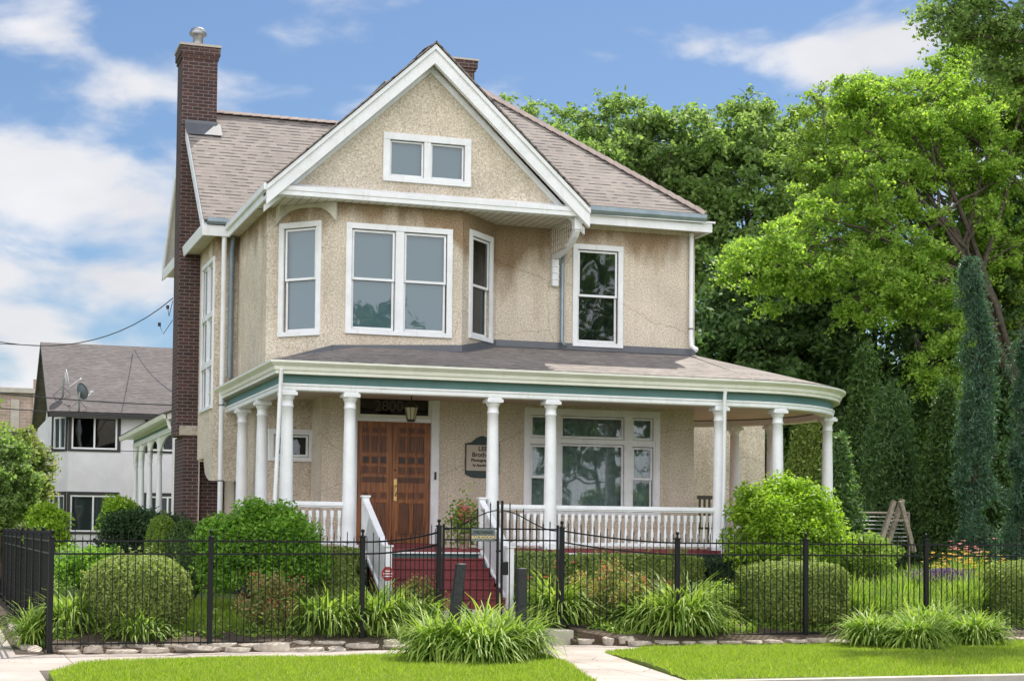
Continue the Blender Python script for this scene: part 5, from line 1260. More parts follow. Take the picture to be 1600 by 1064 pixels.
for (px0, px1, ya, yb) in ((903, 985, 23.62, 23.12), (903, 1000, 23.80, 23.3), (903, 960, 23.98, 23.6), (600, 680, 23.15, 23.6), (610, 690, 23.4, 23.9)):
    RLAB[0] = {(903, 985): 'front curve right of the gate step', (903, 1000): 'middle curve right of the gate step', (903, 960): 'top curve right of the gate step', (600, 680): 'front curve left of the gate step', (610, 690): 'top curve left of the gate step'}[(px0, px1)]
    xa, xb = XY(px0, ya), XY(px1, yb); x = xa
    while x < xb:
        a = rg.uniform(.08, .16); t = (x-xa)/(xb-xa); rock(x+a, ya+(yb-ya)*t, .0, a, .09, rg.uniform(.09, .15), rg.normal()*.2); x += 2*a+.02
RLAB[0] = 'straight row right of the gate'
x = XY(985, 23.0)
while x < 17.5:
    a = rg.uniform(.12, .24); rock(x+a, 23.07+rg.normal()*.02, -.01, a, .10, rg.uniform(.07, .11), rg.normal()*.07); x += 2*a+.02
RLAB[0] = 'edging outside the side fence counted from the corner'
for i in range(16): rock(1.16+rg.normal()*.04, 23.4+i*.42, -.02, .10, .17, .09, rg.normal()*.15)

def post(label, px0, Y, ytop, wd, tx=0):
    X = XY(px0, Y); zt = fz_(px0+tx, ytop, Y); dx = XY(px0+tx, Y)-X; m = MB(); w = wd/2
    m.prism([(X-w, Y-w, .0), (X+w, Y-w, 0), (X+w, Y+w, 0), (X-w, Y+w, 0)], (dx, 0, zt)); o = bevel(m.build('timber_post', M_POSTB, None, (X, Y, 0)), .01); tag(o, label, 'post', 'black posts in the daylily clump')
post('tallest black post, leaning to the right in the daylilies', 703, 20.45, 880, .12, 18)
post('upright black post on the right side of the daylily clump by the walk', 815.5, 20.6, 887, .12)
post('short black post low in the daylily clump behind the leaning post', 731, 21.0, 951, .11)

# ================================================================== NEIGHBOURS
nh = empty('neighbour_house', (6, 55, .3), 'white rendered house with dark trim and a brown shingle roof behind on the left', 'house')
m = MB(); NX, NY = 3.53, 52.0
wall_panel(m, (NX, NY), (1, 0, 0), 9, .2, 5.2, [(.08, 1.42, 4.10, 5.08), (.08, 1.42, 1.62, 2.72), (2.32, 3.6, 1.62, 2.72), (2.35, 3.2, 4.10, 5.08)], .1)
wall_panel(m, (3.08, 52.9), (.45, -.9, 0), 1.007, .2, 5.2, [(.15, .85, 1.62, 2.72), (.15, .85, 4.1, 5.08)], .1)
wall_panel(m, (3.08, 61), (0, -1, 0), 8.1, .2, 5.2); m.prism([(3.3, 52.2, 5.2), (3.3, 60.8, 5.2), (3.3, 56.5, 7.45)], (.1, 0, 0)); m.build('wall', M_NW, nh)
def nwin(P, u, a0, a1, z0, z1):
    u = Vector(u).normalized(); n = Vector((u.y, -u.x, 0)); P = Vector((*P, 0)); k = .10
    m = MB(); m.fbox(P, u, n, a0-k, a1+k, 0, .03, z1, z1+k); m.fbox(P, u, n, a0-k, a1+k, 0, .03, z0-k*.7, z0); m.fbox(P, u, n, a0-k, a0, 0, .03, z0, z1); m.fbox(P, u, n, a1, a1+k, 0, .03, z0, z1); o = m.build('window', M_NT, nh)
    m = MB(); f = .05; m.fbox(P, u, n, a0, a0+f, -.05, .015, z0, z1); m.fbox(P, u, n, a1-f, a1, -.05, .015, z0, z1); m.fbox(P, u, n, a0+f, a1-f, -.05, .014, z0, z0+f); m.fbox(P, u, n, a0+f, a1-f, -.05, .014, z1-f, z1); am = (a0+a1)/2; m.fbox(P, u, n, am-f/2, am+f/2, -.05, .013, z0+f, z1-f); m.build('sash', M_W, o)
    c = lambda a, z, d: tuple(P+u*a+n*d+Vector((0, 0, z))); g = MB(); g.quad(c(a0, z0, -.03), c(a1, z0, -.03), c(a1, z1, -.03), c(a0, z1, -.03)); g.build('pane', M_GLD, o)
    g = MB(); g.quad(c(a0-.05, z0-.05, -.12), c(a1+.05, z0-.05, -.12), c(a1+.05, z1+.05, -.12), c(a0-.05, z1+.05, -.12)); g.build('curtain', M_CU2 if z0 < 3 else M_DK, o)
for w_ in ((.08, 1.42, 4.10, 5.08), (.08, 1.42, 1.62, 2.72), (2.32, 3.6, 1.62, 2.72), (2.35, 3.2, 4.10, 5.08)): nwin((NX, NY), (1, 0, 0), *w_)
nwin((3.08, 52.9), (.45, -.9, 0), .15, .85, 4.1, 5.08); nwin((3.08, 52.9), (.45, -.9, 0), .15, .85, 1.62, 2.72)
m = MB(); slab(m, [(2.92, 51.6, 5.2), (12.8, 51.6, 5.2), (12.8, 56.5, 7.75), (2.92, 56.5, 7.75)], .08); slab(m, [(2.92, 56.5, 7.75), (12.8, 56.5, 7.75), (12.8, 61.4, 5.2), (2.92, 61.4, 5.2)], .08); m.build('roof', M_SHN, nh)
m = MB(); m.box(2.9, 12.8, 51.56, 51.6, 5.02, 5.14); m.prism([(2.88, 51.56, 5.0), (2.88, 56.5, 7.58), (2.88, 56.5, 7.76), (2.88, 51.56, 5.18)], (.04, 0, 0)); m.prism([(2.88, 61.4, 5.0), (2.88, 56.5, 7.58), (2.88, 56.5, 7.76), (2.88, 61.4, 5.18)], (.04, 0, 0)); m.box(2.93, 12.8, 51.6, 52.0, 5.04, 5.05); m.build('fascia', M_NT, nh)

def dish(label, px, py, face, m_):
    # plane of the roof
    v = ray(px, py+30); k = (7.75-5.2)/(56.5-51.6); s = (5.2-EYE-k*51.6)/(v.z-k*v.y); B = Vector((0, 0, EYE))+v*s
    root = empty('satellite_dish', B, label, 'satellite dish', 'satellite dishes on the neighbour roof')
    T = B+Vector((0, -.15, .55)); q = MB(); q.tube([B, B+Vector((0, -.12, .1)), T], .03, 8); q.tube([B+Vector((.25, .1, .08)), B+Vector((0, -.12, .3))], .012, 6); q.tube([B+Vector((-.25, .1, .08)), B+Vector((0, -.12, .3))], .012, 6); q.build('mast', M_STEEL, root)
    f = Vector(face).normalized(); a = f.cross(Vector((0, 0, 1))).normalized(); b = a.cross(f); q = MB(); vs = []; n = 20; rr_ = (0, .10, .17, .235)
    for d in (0, .015):
        for r_ in rr_:
            for i in range(n): th = 2*math.pi*i/n; vs.append(T+f*(.05+r_*r_*1.6-d)+a*r_*.92*math.cos(th)+b*r_*1.1*math.sin(th))
    L_ = len(rr_); fs = []
    for d in range(2):
        for j in range(L_-1):
            for i in range(n): q0 = d*L_*n+j*n+i; q1 = d*L_*n+j*n+(i+1) % n; fs.append((q0, q1, q1+n, q0+n))
    for i in range(n): q0 = (L_-1)*n+i; q1 = (L_-1)*n+(i+1) % n; fs.append((q0, q1, q1+L_*n, q0+L_*n))
    q.add(vs, fs, True); q.build('reflector', m_, root)
    q = MB(); e = T+f*.5-b*.1; q.tube([T-b*.28+f*.12, e], .012, 6); q.tube([e-a*.06, e+a*.06], .03, 8); q.build('feed_arm', M_W, root)
dish('dark satellite dish showing its back, right one on the neighbour roof', 123, 612, (.75, .65, .3), M_DISH)
dish('pale satellite dish seen edge on, left one on the neighbour roof', 98, 590, (.97, -.1, .2), M_NW)

bb = empty('brick_building', (-5, 112, 0), 'distant tan brick apartment block at the far left', 'building')
bX = onY(74, 650, 110).x; m = MB(); m.box(bX-16, bX+3, 110, 122, 0, 10.3); m.box(bX-.9, bX+3, 109.8, 110, 0, 11.2); m.build('wall', M_BRF, bb)
m = MB(); m.box(bX-16.2, bX+3.2, 109.6, 122.2, 10.3, 10.6); m.build('parapet', M_CON, bb)
for px in (45, 12):
    for z in (7.1, 3.9): m = MB(); xw = onY(px, 680, 110).x; m.box(xw-.8, xw+.8, 109.93, 110.05, z-.9, z+.9); o = m.build('window', M_NW, bb); g = MB(); g.box(xw-.68, xw+.68, 109.90, 109.929, z-.78, z+.78); g.build('pane', M_GLD, o)
m = MB(); m.box(onY(22, 640, 110).x-.2, onY(30, 640, 110).x, 109.9, 110, 0, 9.9); m.build('pilaster', M_CON, bb)

# overhead cables
def cable(label, pts, r, group=None, kind='utility cable'):
    P = [Vector(p) for p in pts]; n = 24; q = []
    for i in range(n+1):
        t = i/n; a, b, c = P; q.append(a*(1-t)**2+b*2*t*(1-t)+c*t*t)
    m = MB(); m.tube(q, r, 6); o = m.build('overhead_cable', M_BLK, None, tuple(P[0])); tag(o, label, kind, group or 'overhead cables at the left')
def pt(px, py, Y): return onY(px, py, Y)
cable('thick twisted service cable dipping to the rear left corner of the house', [pt(-250, 425, 62), pt(70, 638, 46), pt(270, 466, 38.2)], .012)
cable('thin cable meeting the white neighbour roof ridge from the left', [pt(-900, 430, 62), pt(-400, 520, 60), pt(82, 541, 56.4)], .014)
cable('cable crossing just below the dishes of the white house', [pt(-900, 470, 44), pt(-150, 620, 44), pt(272, 633, 40)], .014)
cable('cable crossing under the eave of the white house', [pt(-900, 540, 44), pt(-150, 640, 44), pt(272, 652, 40)], .012)
cable('thin low cable crossing the white wall between its two storeys', [pt(-900, 640, 44), pt(-150, 700, 44), pt(272, 706, 40)], .008)
cable('cable slanting down across the right part of the brown roof', [pt(210, 546, 56), pt(232, 590, 50), pt(275, 616, 39)], .012)
for i, (a, b) in enumerate((((262, 480), (270, 470)), ((249, 507), (270, 500)))):
    m = MB(); p, q = pt(*a, 38.4), pt(*b, 38.3); m.tube([p, p.lerp(q, .3)-Vector((0, 0, .25)), q], .008, 5); m.lathe([(.035, -.04), (.035, .04)], tuple(p), 8); tag(m.build('cable_splice', M_BLK, None, tuple(p)), ('upper cable splice hanging in a loop by the rear left corner', 'lower cable splice hanging in a loop by the rear left corner')[i], 'cable splice')

# timber A-frame trellis and wire panel
tY = 33.0
ts = empty('trellis_frame', (XY(1400, tY), tY, .5), 'weathered timber A-frame trellis standing in the garden on the right', 'trellis')
def beam(p, q, w, nm='leg'): m = MB(); m.tube([p, q], w, 4, False); m.build(nm, M_TIMB, ts)
beam(pt(1397, 782, tY), pt(1375, 850, tY), .065); beam(pt(1410, 780, tY+.5), pt(1386, 852, tY+.5), .07); beam(pt(1407, 783, tY+.2), pt(1428, 862, tY+.2), .065)
beam(pt(1390, 812, tY+.02), pt(1416, 812, tY+.02), .02, 'tie')
wf = empty('wire_fence', (XY(1355, 34), 34, .5), 'wire mesh garden fence behind the timber trellis', 'fence')
for i in range(9):
    m = MB(); y_ = 801+i*6.2; m.tube([pt(1325, y_, 34), pt(1418, y_+.5, 34)], .012 if i else .03, 5); m.build('wire', M_STEEL if i else M_TIMB, wf)
for px in (1328, 1420): m = MB(); a = pt(px, 800, 34.02); m.tube([a, Vector((a.x, a.y, .45))], .03, 6); m.build('post', M_TIMB, wf)
# low ledge boards glimpsed far right

# ================================================================== PLANTS
def D(px, Y): X = XY(px, Y); return (Vector((X, Y, EYE))-Vector((0, 0, EYE))).dot(Fv)/FPX     # metres per photo pixel there
def place(px, Y): X = XY(px, Y); return (X, Y, gz(X, Y))
# clipped shrubs
def clip_at(label, px, Y, half, ytop, m_, seed, power, n, dy=None, leaf=.045, group='clipped shrubs', ztop=None):
    b = place(px, Y); s = D(px, Y); rx = half*s; h = fz_(px, ytop, Y)-b[2]
    return clipped('clipped_shrub', label, 'shrub', b, (rx, dy or rx, h/2), m_, seed, n, leaf, power, group)
clip_at('round clipped boxwood just behind the left part of the iron fence', 215, 24.35, 82, 868, G_BOX, 41, 2.5, 42000)
clip_at('squared clipped boxwood behind the fence below the big right bush', 1237, 24.45, 73, 879, G_BOX, 42, 4.5, 42000)
clip_at('squared clipped boxwood cut by the right edge of the picture', 1628, 24.6, 78, 878, G_BOX, 43, 4.5, 36000)
clip_at('rounded clipped yew in front of the brick chimney', 254, 28.9, 27, 806, G_MID, 44, 2.3, 14000, leaf=.04)
clip_at('smaller rounded clipped yew between the chimney and the fresh green shrub', 290, 28.5, 29, 814, G_CED, 45, 2.3, 14000, leaf=.04)
# hedge along the porch
for lab, pa, pb, yt, mm_, sd in (('low clipped hedge below the porch left of the steps', 462, 564, 857, G_BOX, 51), ('variegated cream and green part of the porch hedge right of the steps', 800, 884, 864, G_VAR, 52), ('dark green part of the porch hedge under the long balustrade', 882, 1092, 868, G_BOX, 53), ('dark low hedge in the shade beneath the far right bush', 1100, 1290, 872, G_YEW, 54)):
    Y = 26.25; xa, xb = XY(pa, Y), XY(pb, Y); h = fz_((pa+pb)/2, yt, Y)-.4
    clipped('hedge', lab, 'hedge', ((xa+xb)/2, Y, .41), ((xb-xa)/2, .34, h/2), mm_, sd, int(15000*(xb-xa)), .045, 7, 'porch hedges')
# loose shrubs
b = place(412, 26.0); bush('shrub', 'big fresh green shrub in front of the left end of the porch', 'shrub', (b[0], b[1], b[2]), (1.05, .62, .92), G_SHB, 61, 34000, .075, 'leafy shrubs', 110, .27, .7, zc=.82)
b = place(1228, 25.75); bush('shrub', 'tall yellow green shrub in front of the round end of the porch', 'shrub', b, (1.12, .85, 1.08), G_VIB, 62, 44000, .075, 'leafy shrubs', 130, .28, .7, zc=1.24)
b = place(205, 31.5); bush('shrub', 'dark spreading yew beside the brick chimney', 'shrub', (b[0]+.15, b[1], b[2]), (.78, .7, .85), G_YEW, 63, 22000, .06, 'leafy shrubs', 80, .3, .3, zc=.8)
b = place(268, 32.2); bush('shrub', 'dark yew tucked against the foot of the chimney', 'shrub', b, (.42, .4, .7), G_YEW, 64, 9000, .06, 'leafy shrubs', 40, .3, .3, zc=.8)
b = place(76, 31); bush('shrub', 'yellow green shrub rising behind the side fence at the left', 'shrub', b, (.38, .35, .5), G_VIB, 65, 6000, .08, 'leafy shrubs', 40, .22, .5, zc=1.1)
b = place(188, 36); bush('shrub', 'small golden shrub behind the dark yew', 'shrub', b, (.45, .4, .55), G_VIB, 66, 6000, .07, 'leafy shrubs', 30, .25, .5, zc=1.35)
b = place(140, 27); bush('shrub', 'loose light green shrub between the boxwood and the side fence', 'shrub', b, (.55, .5, .38), G_SHB, 67, 8000, .06, 'leafy shrubs', 40, .22, .5, zc=.55)
b = place(1350, 27.5); bush('shrub', 'pale green loose shrub left of the timber trellis', 'shrub', b, (.62, .5, .5), G_PER, 68, 13000, .055, 'leafy shrubs', 60, .22, .5, zc=.75)
b = place(1120, 24.9); bush('shrub', 'low light green shrub left of the squared boxwood', 'shrub', b, (.50, .35, .28), G_PER, 69, 7000, .045, 'leafy shrubs', 40, .18, .5, zc=.3)
# roses
def rose(label, px, Y, half, ytop, seed, n=7000, fl=4, fm=None):
    b = Vector(place(px, Y)); s = D(px, Y); h = fz_(px, ytop, Y)-b.z; r_ = empty('rose_bush', b, label, 'rose bush', 'rose bushes behind the fence')
    rg = np.random.default_rng(seed); m = MB(); G, K = [], []; nc = 34
    for i in range(nc):
        th = rg.uniform(0, 6.283); o = half*s*rg.uniform(.15, 1.1); hh = h*rg.uniform(.45, 1.04)*(1-.25*(o/(half*s))**2)
        p0 = b+Vector((math.cos(th), math.sin(th), 0))*o*.25; p2 = b+Vector((math.cos(th)*o, math.sin(th)*o*.7, hh)); p1 = p0.lerp(p2, .5)+Vector((0, 0, hh*.15)); q = [p0, p0.lerp(p1, .5), p1, p1.lerp(p2, .5), p2]
        m.tube(q, [.009, .008, .006, .005, .003], 4); k = n//nc; f = rg.uniform(.12, 1, k); P = np.array([q[min(3, int(v*4))].lerp(q[min(3, int(v*4))+1], v*4-min(3, int(v*4))) for v in f]); P = P+rg.normal(size=P.shape)*.055
        top = f > rg.uniform(.72, .92); G.append(P[~top]); K.append(P[top])
    m.build('cane', M_BARK, r_); G = np.concatenate(G); K = np.concatenate(K)
    quads_np('leaves', leaf_verts(rg, G, .05, .6, .4), 4, G_RSG, r_); quads_np('young_leaves', leaf_verts(rg, K, .045, .55, .3), 4, G_ROS, r_)
    for i in range(fl): petals(np.array((b[0]+rg.normal()*half*s*.6, b[1]-half*s*.5, b[2]+h*rg.uniform(.25, .95))), .045, fm or G_RED, r_, rg)
rose('tall copper leaved rose bush behind the fence between the two left posts', 420, 24.1, 62, 888, 71, 11000, 4)
rose('copper leaved rose bush with red blooms left of the steps', 655, 24.75, 38, 897, 72, 5000, 5)
rose('copper leaved rose bush behind the fence right of the gate', 962, 24.5, 46, 872, 73, 8000, 3)
rose('small rose bush with pink blooms right of the gate', 900, 24.9, 30, 890, 74, 3000, 5, G_PNK)
rose('yellow leaved rose bush between the daylilies and the squared boxwood', 1030, 25.2, 40, 900, 75, 4500, 2)
# daylilies and strap leaved clumps
LG = 'daylily clumps'
def lil(label, px, Y, half, hh, seed, n=230, fl=None, m_=None, arch=.85, base=None, lean=.66):
    b = base or place(px, Y); s = D(px, Y); lily('daylily', label, b, seed, int(n*2.0), half*s*.55, hh*1.12, .034, m_, LG, arch*1.4, fl, 1.15, 'daylily', lean)
lil('large daylily clump round the leaning black post', 700, 20.35, 50, .72, 81, 380, base=(XY(693, 20.4), 20.4, .03))
lil('large daylily clump in the middle of the boulevard group by the walk', 757, 20.2, 54, .72, 82, 400, base=(XY(752, 20.15), 20.15, .03))
lil('daylily clump at the right end of the group beside the front walk', 806, 20.45, 44, .70, 83, 330, base=(XY(808, 20.5), 20.5, .03))
lil('back daylily clump between the black posts', 770, 21.0, 50, .78, 84, 260, base=(XY(765, 20.95), 20.95, .05))
lil('left clump of the daylily group at the right end of the grass strip', 1362, 22.1, 46, .56, 85, 380, base=(XY(1362, 22.2), 22.2, .05))
lil('front clump of the daylily group at the right end of the grass strip', 1432, 21.3, 46, .54, 86, 380, base=(XY(1434, 21.35), 21.35, .05))
lil('right clump of the daylily group at the right end of the grass strip', 1518, 21.8, 42, .56, 87, 380, base=(XY(1522, 21.8), 21.8, .05))
lil('tall back clump of the right daylily group against the fence', 1455, 22.6, 50, .70, 88, 380, base=(XY(1450, 22.65), 22.65, .05))
lil('small daylily in front of the round boxwood', 222, 23.65, 44, .50, 89, 190)
lil('daylily clump behind the fence beside the left corner post', 112, 24.2, 34, .70, 90, 240)
lil('daylily clump spilling onto the side walk outside the corner of the fence', 64, 24.0, 15, .70, 91, 110, base=(1.2, 24.3, .02))
lil('daylily clump between the rose and the fence post left of the gate', 512, 23.95, 46, .78, 93, 320)
lil('broad daylily clump directly behind the fence post left of the gate', 592, 24.0, 45, .86, 94, 360)
lil('daylily clump beside the left gate post', 650, 24.15, 40, .70, 95, 260)
lil('daylily clump with red trumpets right of the gate', 868, 24.7, 38, .85, 96, 300, (G_RED, 7, .85))
lil('broad drooping daylily clump at the fence post right of the gate', 1062, 23.75, 55, .95, 97, 420)
lil('daylily clump left of the fence post right of the gate', 1010, 24.0, 35, .7, 98, 220)
# meadow garden on the right
rg = np.random.default_rng(5)
spots = [(1312, 24.9), (1325, 25.2), (1352, 24.6), (1375, 26.2), (1400, 24.8), (1425, 25.8), (1395, 27.4), (1455, 24.7), (1480, 26.0), (1505, 25.0), (1440, 27.2), (1530, 26.4), (1550, 27.8), (1500, 28.2), (1340, 28.6), (1465, 29.0), (1570, 25.3), (1420, 29.4)]
where = ['near the squared boxwood', 'close behind the fence', 'in the middle of the bed', 'at the back of the bed']
for i, (px, Y) in enumerate(spots):
    b = place(px, Y); lily('garden_perennial', 'leafy green perennial, %s from the left %s' % (ordw(sorted(q[0] for q in spots).index(px)), 'right behind the right part of the fence' if Y < 25.5 else 'in the middle of the right bed' if Y < 27.6 else 'at the back of the right bed'), b, 200+i, 260, .30, rg.uniform(.5, .8), .020, G_PER, 'green perennials in the right flower bed', .5, None, 1.3, 'plant', .9)
for i, (px, Y, yy_, mm_, nm, lab) in enumerate(((1475, 27.6, 878, G_YEL, 'daylily', 'yellow flowering daylily left of the orange one in the right bed'), (1505, 27.9, 868, G_YEL, 'daylily', 'yellow flowering daylily with the tallest blooms in the right bed'), (1535, 27.7, 880, G_YEL, 'daylily', 'yellow and orange flowering daylily nearest the right edge'), (1478, 26.6, 892, G_PUR, 'salvia', 'purple flower spikes in the right bed'), (1462, 26.9, 896, G_PUR, 'salvia', 'purple flower spikes beside the fence post in the right bed'), (1512, 29.5, 856, G_PNK, 'poppy', 'coral pink blooms behind the yellow daylilies'), (1350, 27.9, 872, G_WHT, 'daisy', 'small white blooms below the timber trellis'))):
    b = place(px, Y); h = fz_(px, yy_, Y)-b[2]; root = lily(nm, lab, b, 300+i, 200, .26, h*1.0, .018, G_PER, 'flowering plants in the right bed', .45, None, 1.2, 'flower', 1.0)
    k, sc_ = (26, (.30, .2, .09)) if mm_ is not G_PUR else (130, (.34, .2, .10))
    for j in range(k):
        c = np.array((b[0]+rg.normal()*sc_[0], b[1]+rg.normal()*sc_[1], b[2]+h*.95+rg.normal()*sc_[2]))
        if mm_ is G_PUR: continue
        petals(c, .055 if mm_ is not G_WHT else .03, mm_, root, rg, 'bloom')
    if mm_ is G_PUR:
        C = np.stack([b[0]+rg.normal(0, .26, 1500), b[1]+rg.normal(0, .15, 1500), b[2]+h*.9+rg.uniform(-.11, .11, 1500)], 1); quads_np('flower_spikes', leaf_verts(rg, C, .03, .6, .2), 4, G_PUR, root)
C = []
for (xa, xb, ya, yb, n) in ((1.45, 6.3, 23.5, 24.2, 4000), (9.3, 20, 23.5, 24.3, 14000), (12.8, 20, 24.3, 30, 26000)):
    x = rg.uniform(xa, xb, n); y = rg.uniform(ya, yb, n); k = noise3(np.stack([x, y, x*0], 1), 8, 2.5) > -.25; x, y = x[k], y[k]
    C.append(np.stack([x, y, np.array([gz(a, c) for a, c in zip(x, y)])+.03+rg.exponential(.05, len(x))], 1))
C = np.concatenate(C); o = quads_np('ground_cover', leaf_verts(rg, C, .06, .6, .6), 4, G_PER); tag(o, 'low mixed green ground cover on the soil behind the fence', 'ground cover', kind='stuff')

# conifers
def conifer(name, label, px, Y, half, ytop, m_, seed, n=26000, leaf=.11, group='conifers on the right', droop=.0, power=1.1, asp=.4, ragged=.42):
    rg = np.random.default_rng(seed); b = place(px, Y); s = D(px, Y); r = half*s; h = fz_(px, ytop, Y)-b[2]; root = empty(name, b, label, 'tree', group)
    k = 220; t = rg.uniform(0, 1, k)**1.25; th = rg.uniform(0, 6.283, k); prof = (1-t**1.5)**(1/power)*.95+.05
    rr = r*prof*rg.uniform(.55, 1.0, k)*(1+ragged*noise3(np.stack([np.cos(th)*2, np.sin(th)*2, t*6], 1), seed, 1.2))
    cl = np.stack([b[0]+rr*np.cos(th), b[1]+rr*np.sin(th), b[2]+.1+t*(h-.15)], 1); C = []
    for c in cl: q = rg.normal(size=(n//k, 3))*np.array((.11, .11, .20))*max(.6, r/.8); q[:, 2] -= droop*np.abs(q[:, 0]+q[:, 1]); C.append(c+q)
    C = np.concatenate(C); C = C[C[:, 2] > b[2]]; quads_np('crown', leaf_verts(rg, C, leaf, asp, .1, -.35 if droop == 0 else .5), 4, m_, root)
    m = MB(); m.tube([(b[0], b[1], b[2]), (b[0], b[1], b[2]+h*.95)], [.09, .02], 8)
    for c in cl[::3]: m.tube([(b[0], b[1], c[2]-.25*r), tuple(c)], [.018, .006], 4)
    m.build('trunk', M_BARK, root); return root
conifer('arborvitae', 'tall dark green arborvitae nearest the round porch', 1352, 38, 48, 556, G_CED, 101, 34000, .13)
conifer('arborvitae', 'dark arborvitae just left of the weeping spruce', 1478, 35, 46, 610, G_CED, 102, 34000, .11)
conifer('arborvitae', 'arborvitae filling the gap between the two weeping spruces', 1566, 36, 34, 700, G_CED, 103, 20000, .11)
conifer('juniper', 'broad dark feathery juniper behind the wire fence', 1392, 36.5, 78, 628, G_DRK, 104, 40000, .14, ragged=.4, power=.9, asp=.25)
conifer('cypress', 'small yellow green cypress seen through the porch columns', 1262, 41, 46, 640, G_BOX, 105, 24000, .12)
conifer('juniper', 'dark low conifer behind the tall yellow green shrub', 1310, 34, 50, 700, G_DRK, 106, 22000, .12, ragged=.35, power=.9)
def weeping(label, px, Y, ytop, half, seed, n=300):
    rg = np.random.default_rng(seed); b = place(px, Y); s = D(px, Y); h = fz_(px, ytop, Y)-b[2]; root = empty('weeping_spruce', b, label, 'tree', 'weeping blue spruces on the right')
    sp = [Vector((b[0]+math.sin(t*7+seed)*.10-.22*t**2, b[1]+math.cos(t*5)*.06, b[2]+h*t)) for t in np.linspace(0, 1, 24)]
    m = MB(); m.tube(sp, [.11*(1-.85*i/23) for i in range(24)], 8); C = []
    for i in range(n):
        t = rg.uniform(0.02, 1)**1.0; p = sp[int(t*23)]; r = half*s*(.42+.75*(1-t)**1.1)*rg.uniform(.5, 1.45); th = rg.uniform(0, 6.283); o = Vector((math.cos(th)*r, math.sin(th)*r, 0)); r *= 1+.8*float(noise3(np.array([[math.cos(th)*1.5, math.sin(th)*1.5, t*9]]), seed, 1.1)[0]); o = Vector((math.cos(th)*r, math.sin(th)*r, 0)); ln = rg.uniform(.3, .85)*(1 if t > .1 else .6)
        q = [p+Vector((0, 0, .05)), p+o*.55+Vector((0, 0, .08)), p+o*.95-Vector((0, 0, ln*.3)), p+o*1.05-Vector((0, 0, ln*.7)), p+o-Vector((0, 0, ln))]
        q = [v if v.z > b[2]+.03 else Vector((v.x, v.y, b[2]+.03)) for v in q]
        m.tube(q, [.012, .01, .008, .005, .003], 4); 
        for a, c in zip(q[1:], q[2:]):
            k = 85; f = rg.uniform(0, 1, (k, 1))**.8; A = np.array(a)+(np.array(c)-np.array(a))*f; C.append(A+rg.normal(size=(k, 3))*np.array((.085, .085, .05))*(.35+.9*f))
    C = np.concatenate(C); quads_np('needles', leaf_verts(rg, C, .12, .2, .1, .5), 4, G_SPR, root); m.build('trunk', M_BARK, root); return root
weeping('tall weeping blue spruce like a draped column on the right', 1530, 33, 385, 27, 3, 150)
weeping('weeping blue spruce cut by the right edge of the picture', 1608, 33, 500, 26, 9, 110)

# broadleaved trees
TG = 'big trees behind the house'
def tree_at(name, label, px, Y, cy, hx, hz, m_, seed, bpx=None, clumps=190, per=280, leaf=.2, rc=None, trunk=.28, **kw):
    s = D(px, Y); c = onY(px, cy, Y); bp = place(bpx if bpx is not None else px, Y)
    return tree(name, label, 'tree', bp, tuple(c), (hx*s, hx*s*.8, hz*s), m_, seed, clumps, per, leaf, rc or hx*s*.24, trunk, TG, **kw)
tree_at('broadleaf_tree', 'tall green tree behind the house rising right of the hip roof', 1170, 58, 330, 140, 205, G_OAK, 111, clumps=330, per=190, leaf=.21, rc=.78, hollow=.3)
tree_at('broadleaf_tree', 'green tree showing above the right slope of the hip roof', 1000, 60, 330, 135, 190, G_OAK, 112, clumps=300, per=180, leaf=.21, rc=.78, hollow=.3)
tree_at('broadleaf_tree', 'thin topped green tree just right of the gable peak', 845, 66, 320, 105, 165, G_OAK, 113, clumps=150, per=140, leaf=.22, rc=.8, hollow=.2)
tree_at('broadleaf_tree', 'dark green tree behind the right corner of the upper floor', 1190, 48, 560, 130, 160, G_DRK, 114, clumps=190, per=330, leaf=.22, rc=.9, low=-1)
tree_at('broadleaf_tree', 'dark shaded tree behind the arborvitae and the bright locust', 1370, 47, 560, 140, 190, G_DRK, 115, clumps=190, per=330, leaf=.22, rc=.9, low=-1)
tree_at('broadleaf_tree', 'dark shaded tree behind the weeping spruces', 1575, 43, 560, 130, 240, G_DRK, 116, clumps=190, per=330, leaf=.2, rc=.85, low=-1)
def lobe(px, py, Y, hx, hy, w_): sc2 = D(px, Y); return (tuple(onY(px, py, Y)), (hx*sc2, hx*sc2*.75, hy*sc2), w_)
tree_at('locust_tree', 'bright yellow green locust tree arching over the right side', 1360, 40, 330, 210, 210, G_BRT, 117, bpx=1640, clumps=640, per=200, leaf=.115, rc=.50, trunk=.22, flat=.42, limbs=26, droop=.2, hollow=.1, bend=tuple(onY(1600, 420, 40)),
    lobes=[lobe(1215, 415, 39, 95, 80, 1.0), lobe(1350, 330, 40, 130, 130, 1.4), lobe(1560, 120, 42, 110, 70, .8), lobe(1340, 170, 42, 70, 60, .5), lobe(1480, 560, 38, 60, 80, .35), lobe(1440, 210, 41, 140, 110, 1.5), lobe(1400, 440, 38.5, 110, 90, 1.2), lobe(1520, 330, 41, 110, 160, 1.3)])
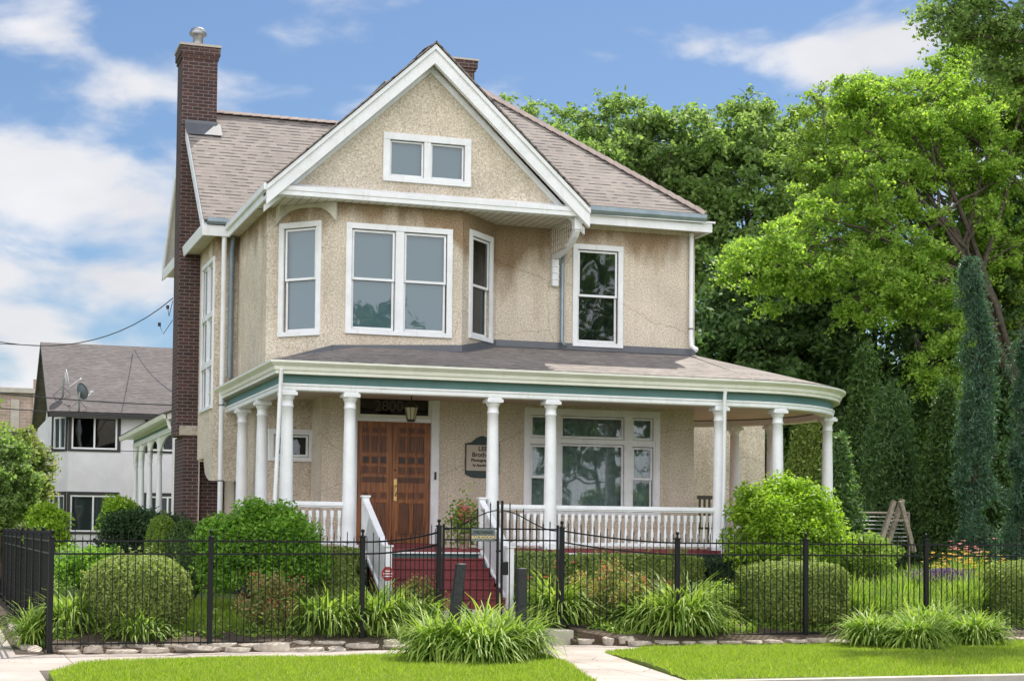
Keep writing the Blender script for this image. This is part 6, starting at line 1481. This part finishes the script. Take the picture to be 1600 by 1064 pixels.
tree_at('locust_tree', 'mid green locust tree whose crown fills the upper right corner', 1600, 43, 250, 150, 190, G_MID, 118, bpx=1680, clumps=460, per=210, leaf=.125, rc=.62, trunk=.2, flat=.45, limbs=20, hollow=.1, bend=tuple(onY(1650, 400, 43)),
    lobes=[lobe(1330, 250, 46, 110, 120, 1.0), lobe(1500, 190, 44, 120, 100, 1.0), lobe(1620, 300, 43, 110, 200, 1.3), lobe(1580, 480, 42, 90, 120, .7)])
tree_at('broadleaf_tree', 'near tree whose fine branches hang into the top right corner', 1600, 25, -10, 190, 125, G_OAK, 119, bpx=1990, clumps=170, per=110, leaf=.085, rc=.36, trunk=.15, limbs=22, flat=.5, low=-1, hollow=.1, bend=tuple(onY(1900, 120, 25)),
    lobes=[lobe(1510, 25, 25, 90, 50, 1), lobe(1600, 80, 25, 110, 70, 1.2), lobe(1560, -90, 25, 150, 60, .8)])
# left
tree_at('garden_tree', 'light green small tree with some russet leaves at the far left', 0, 42, 762, 46, 74, G_OAK, 121, clumps=150, per=170, leaf=.11, rc=.36, trunk=.09, low=-1)
tree_at('garden_tree', 'russet tinged small tree in front of the brick block', 42, 47, 745, 38, 72, G_RSG, 122, clumps=80, per=110, leaf=.11, rc=.36, trunk=.08, low=-1)
tree_at('garden_tree', 'bushy green tree on the left edge beyond the side fence', -60, 50, 740, 70, 100, G_MID, 123, clumps=80, per=180, leaf=.15, rc=.5, trunk=.1, low=-1)
# street trees on the photographer's side: they show in the window panes
for i, (x, y, h, r_) in enumerate(((20, -24, 12, 4.6), (34, -27, 16.5, 6.2), (4, -30, 11, 5))):
    tree('street_tree', ('street tree opposite the front gate', 'street tree opposite the right end of the porch', 'street tree opposite the left street corner')[i], 'tree', (x, y, 0), (x, y, h*.62), (r_, r_, h*.42), G_OAK, 130+i, 110, 130, .42, 1.3, .25, 'street trees across the road')
# far woods closing the view on the right
rg = np.random.default_rng(77); n = 60000
xa, xb = XY(760, 70), XY(1800, 70); x = rg.uniform(xa, xb, n); y = rg.uniform(68, 76, n); hh = 9+2.5*noise3(np.stack([x*.25, y*0, x*0], 1), 4, 1.2); z = rg.uniform(0, 1, n)**.8*hh
C = np.stack([x, y, z], 1); C = C[noise3(C*.6, 9, 1.0) > -.75]
tag(quads_np('far_woods', leaf_verts(rg, C, .55, .6, .4), 4, G_DRK), 'dark mass of far woods closing the garden on the right', 'woods', kind='stuff')
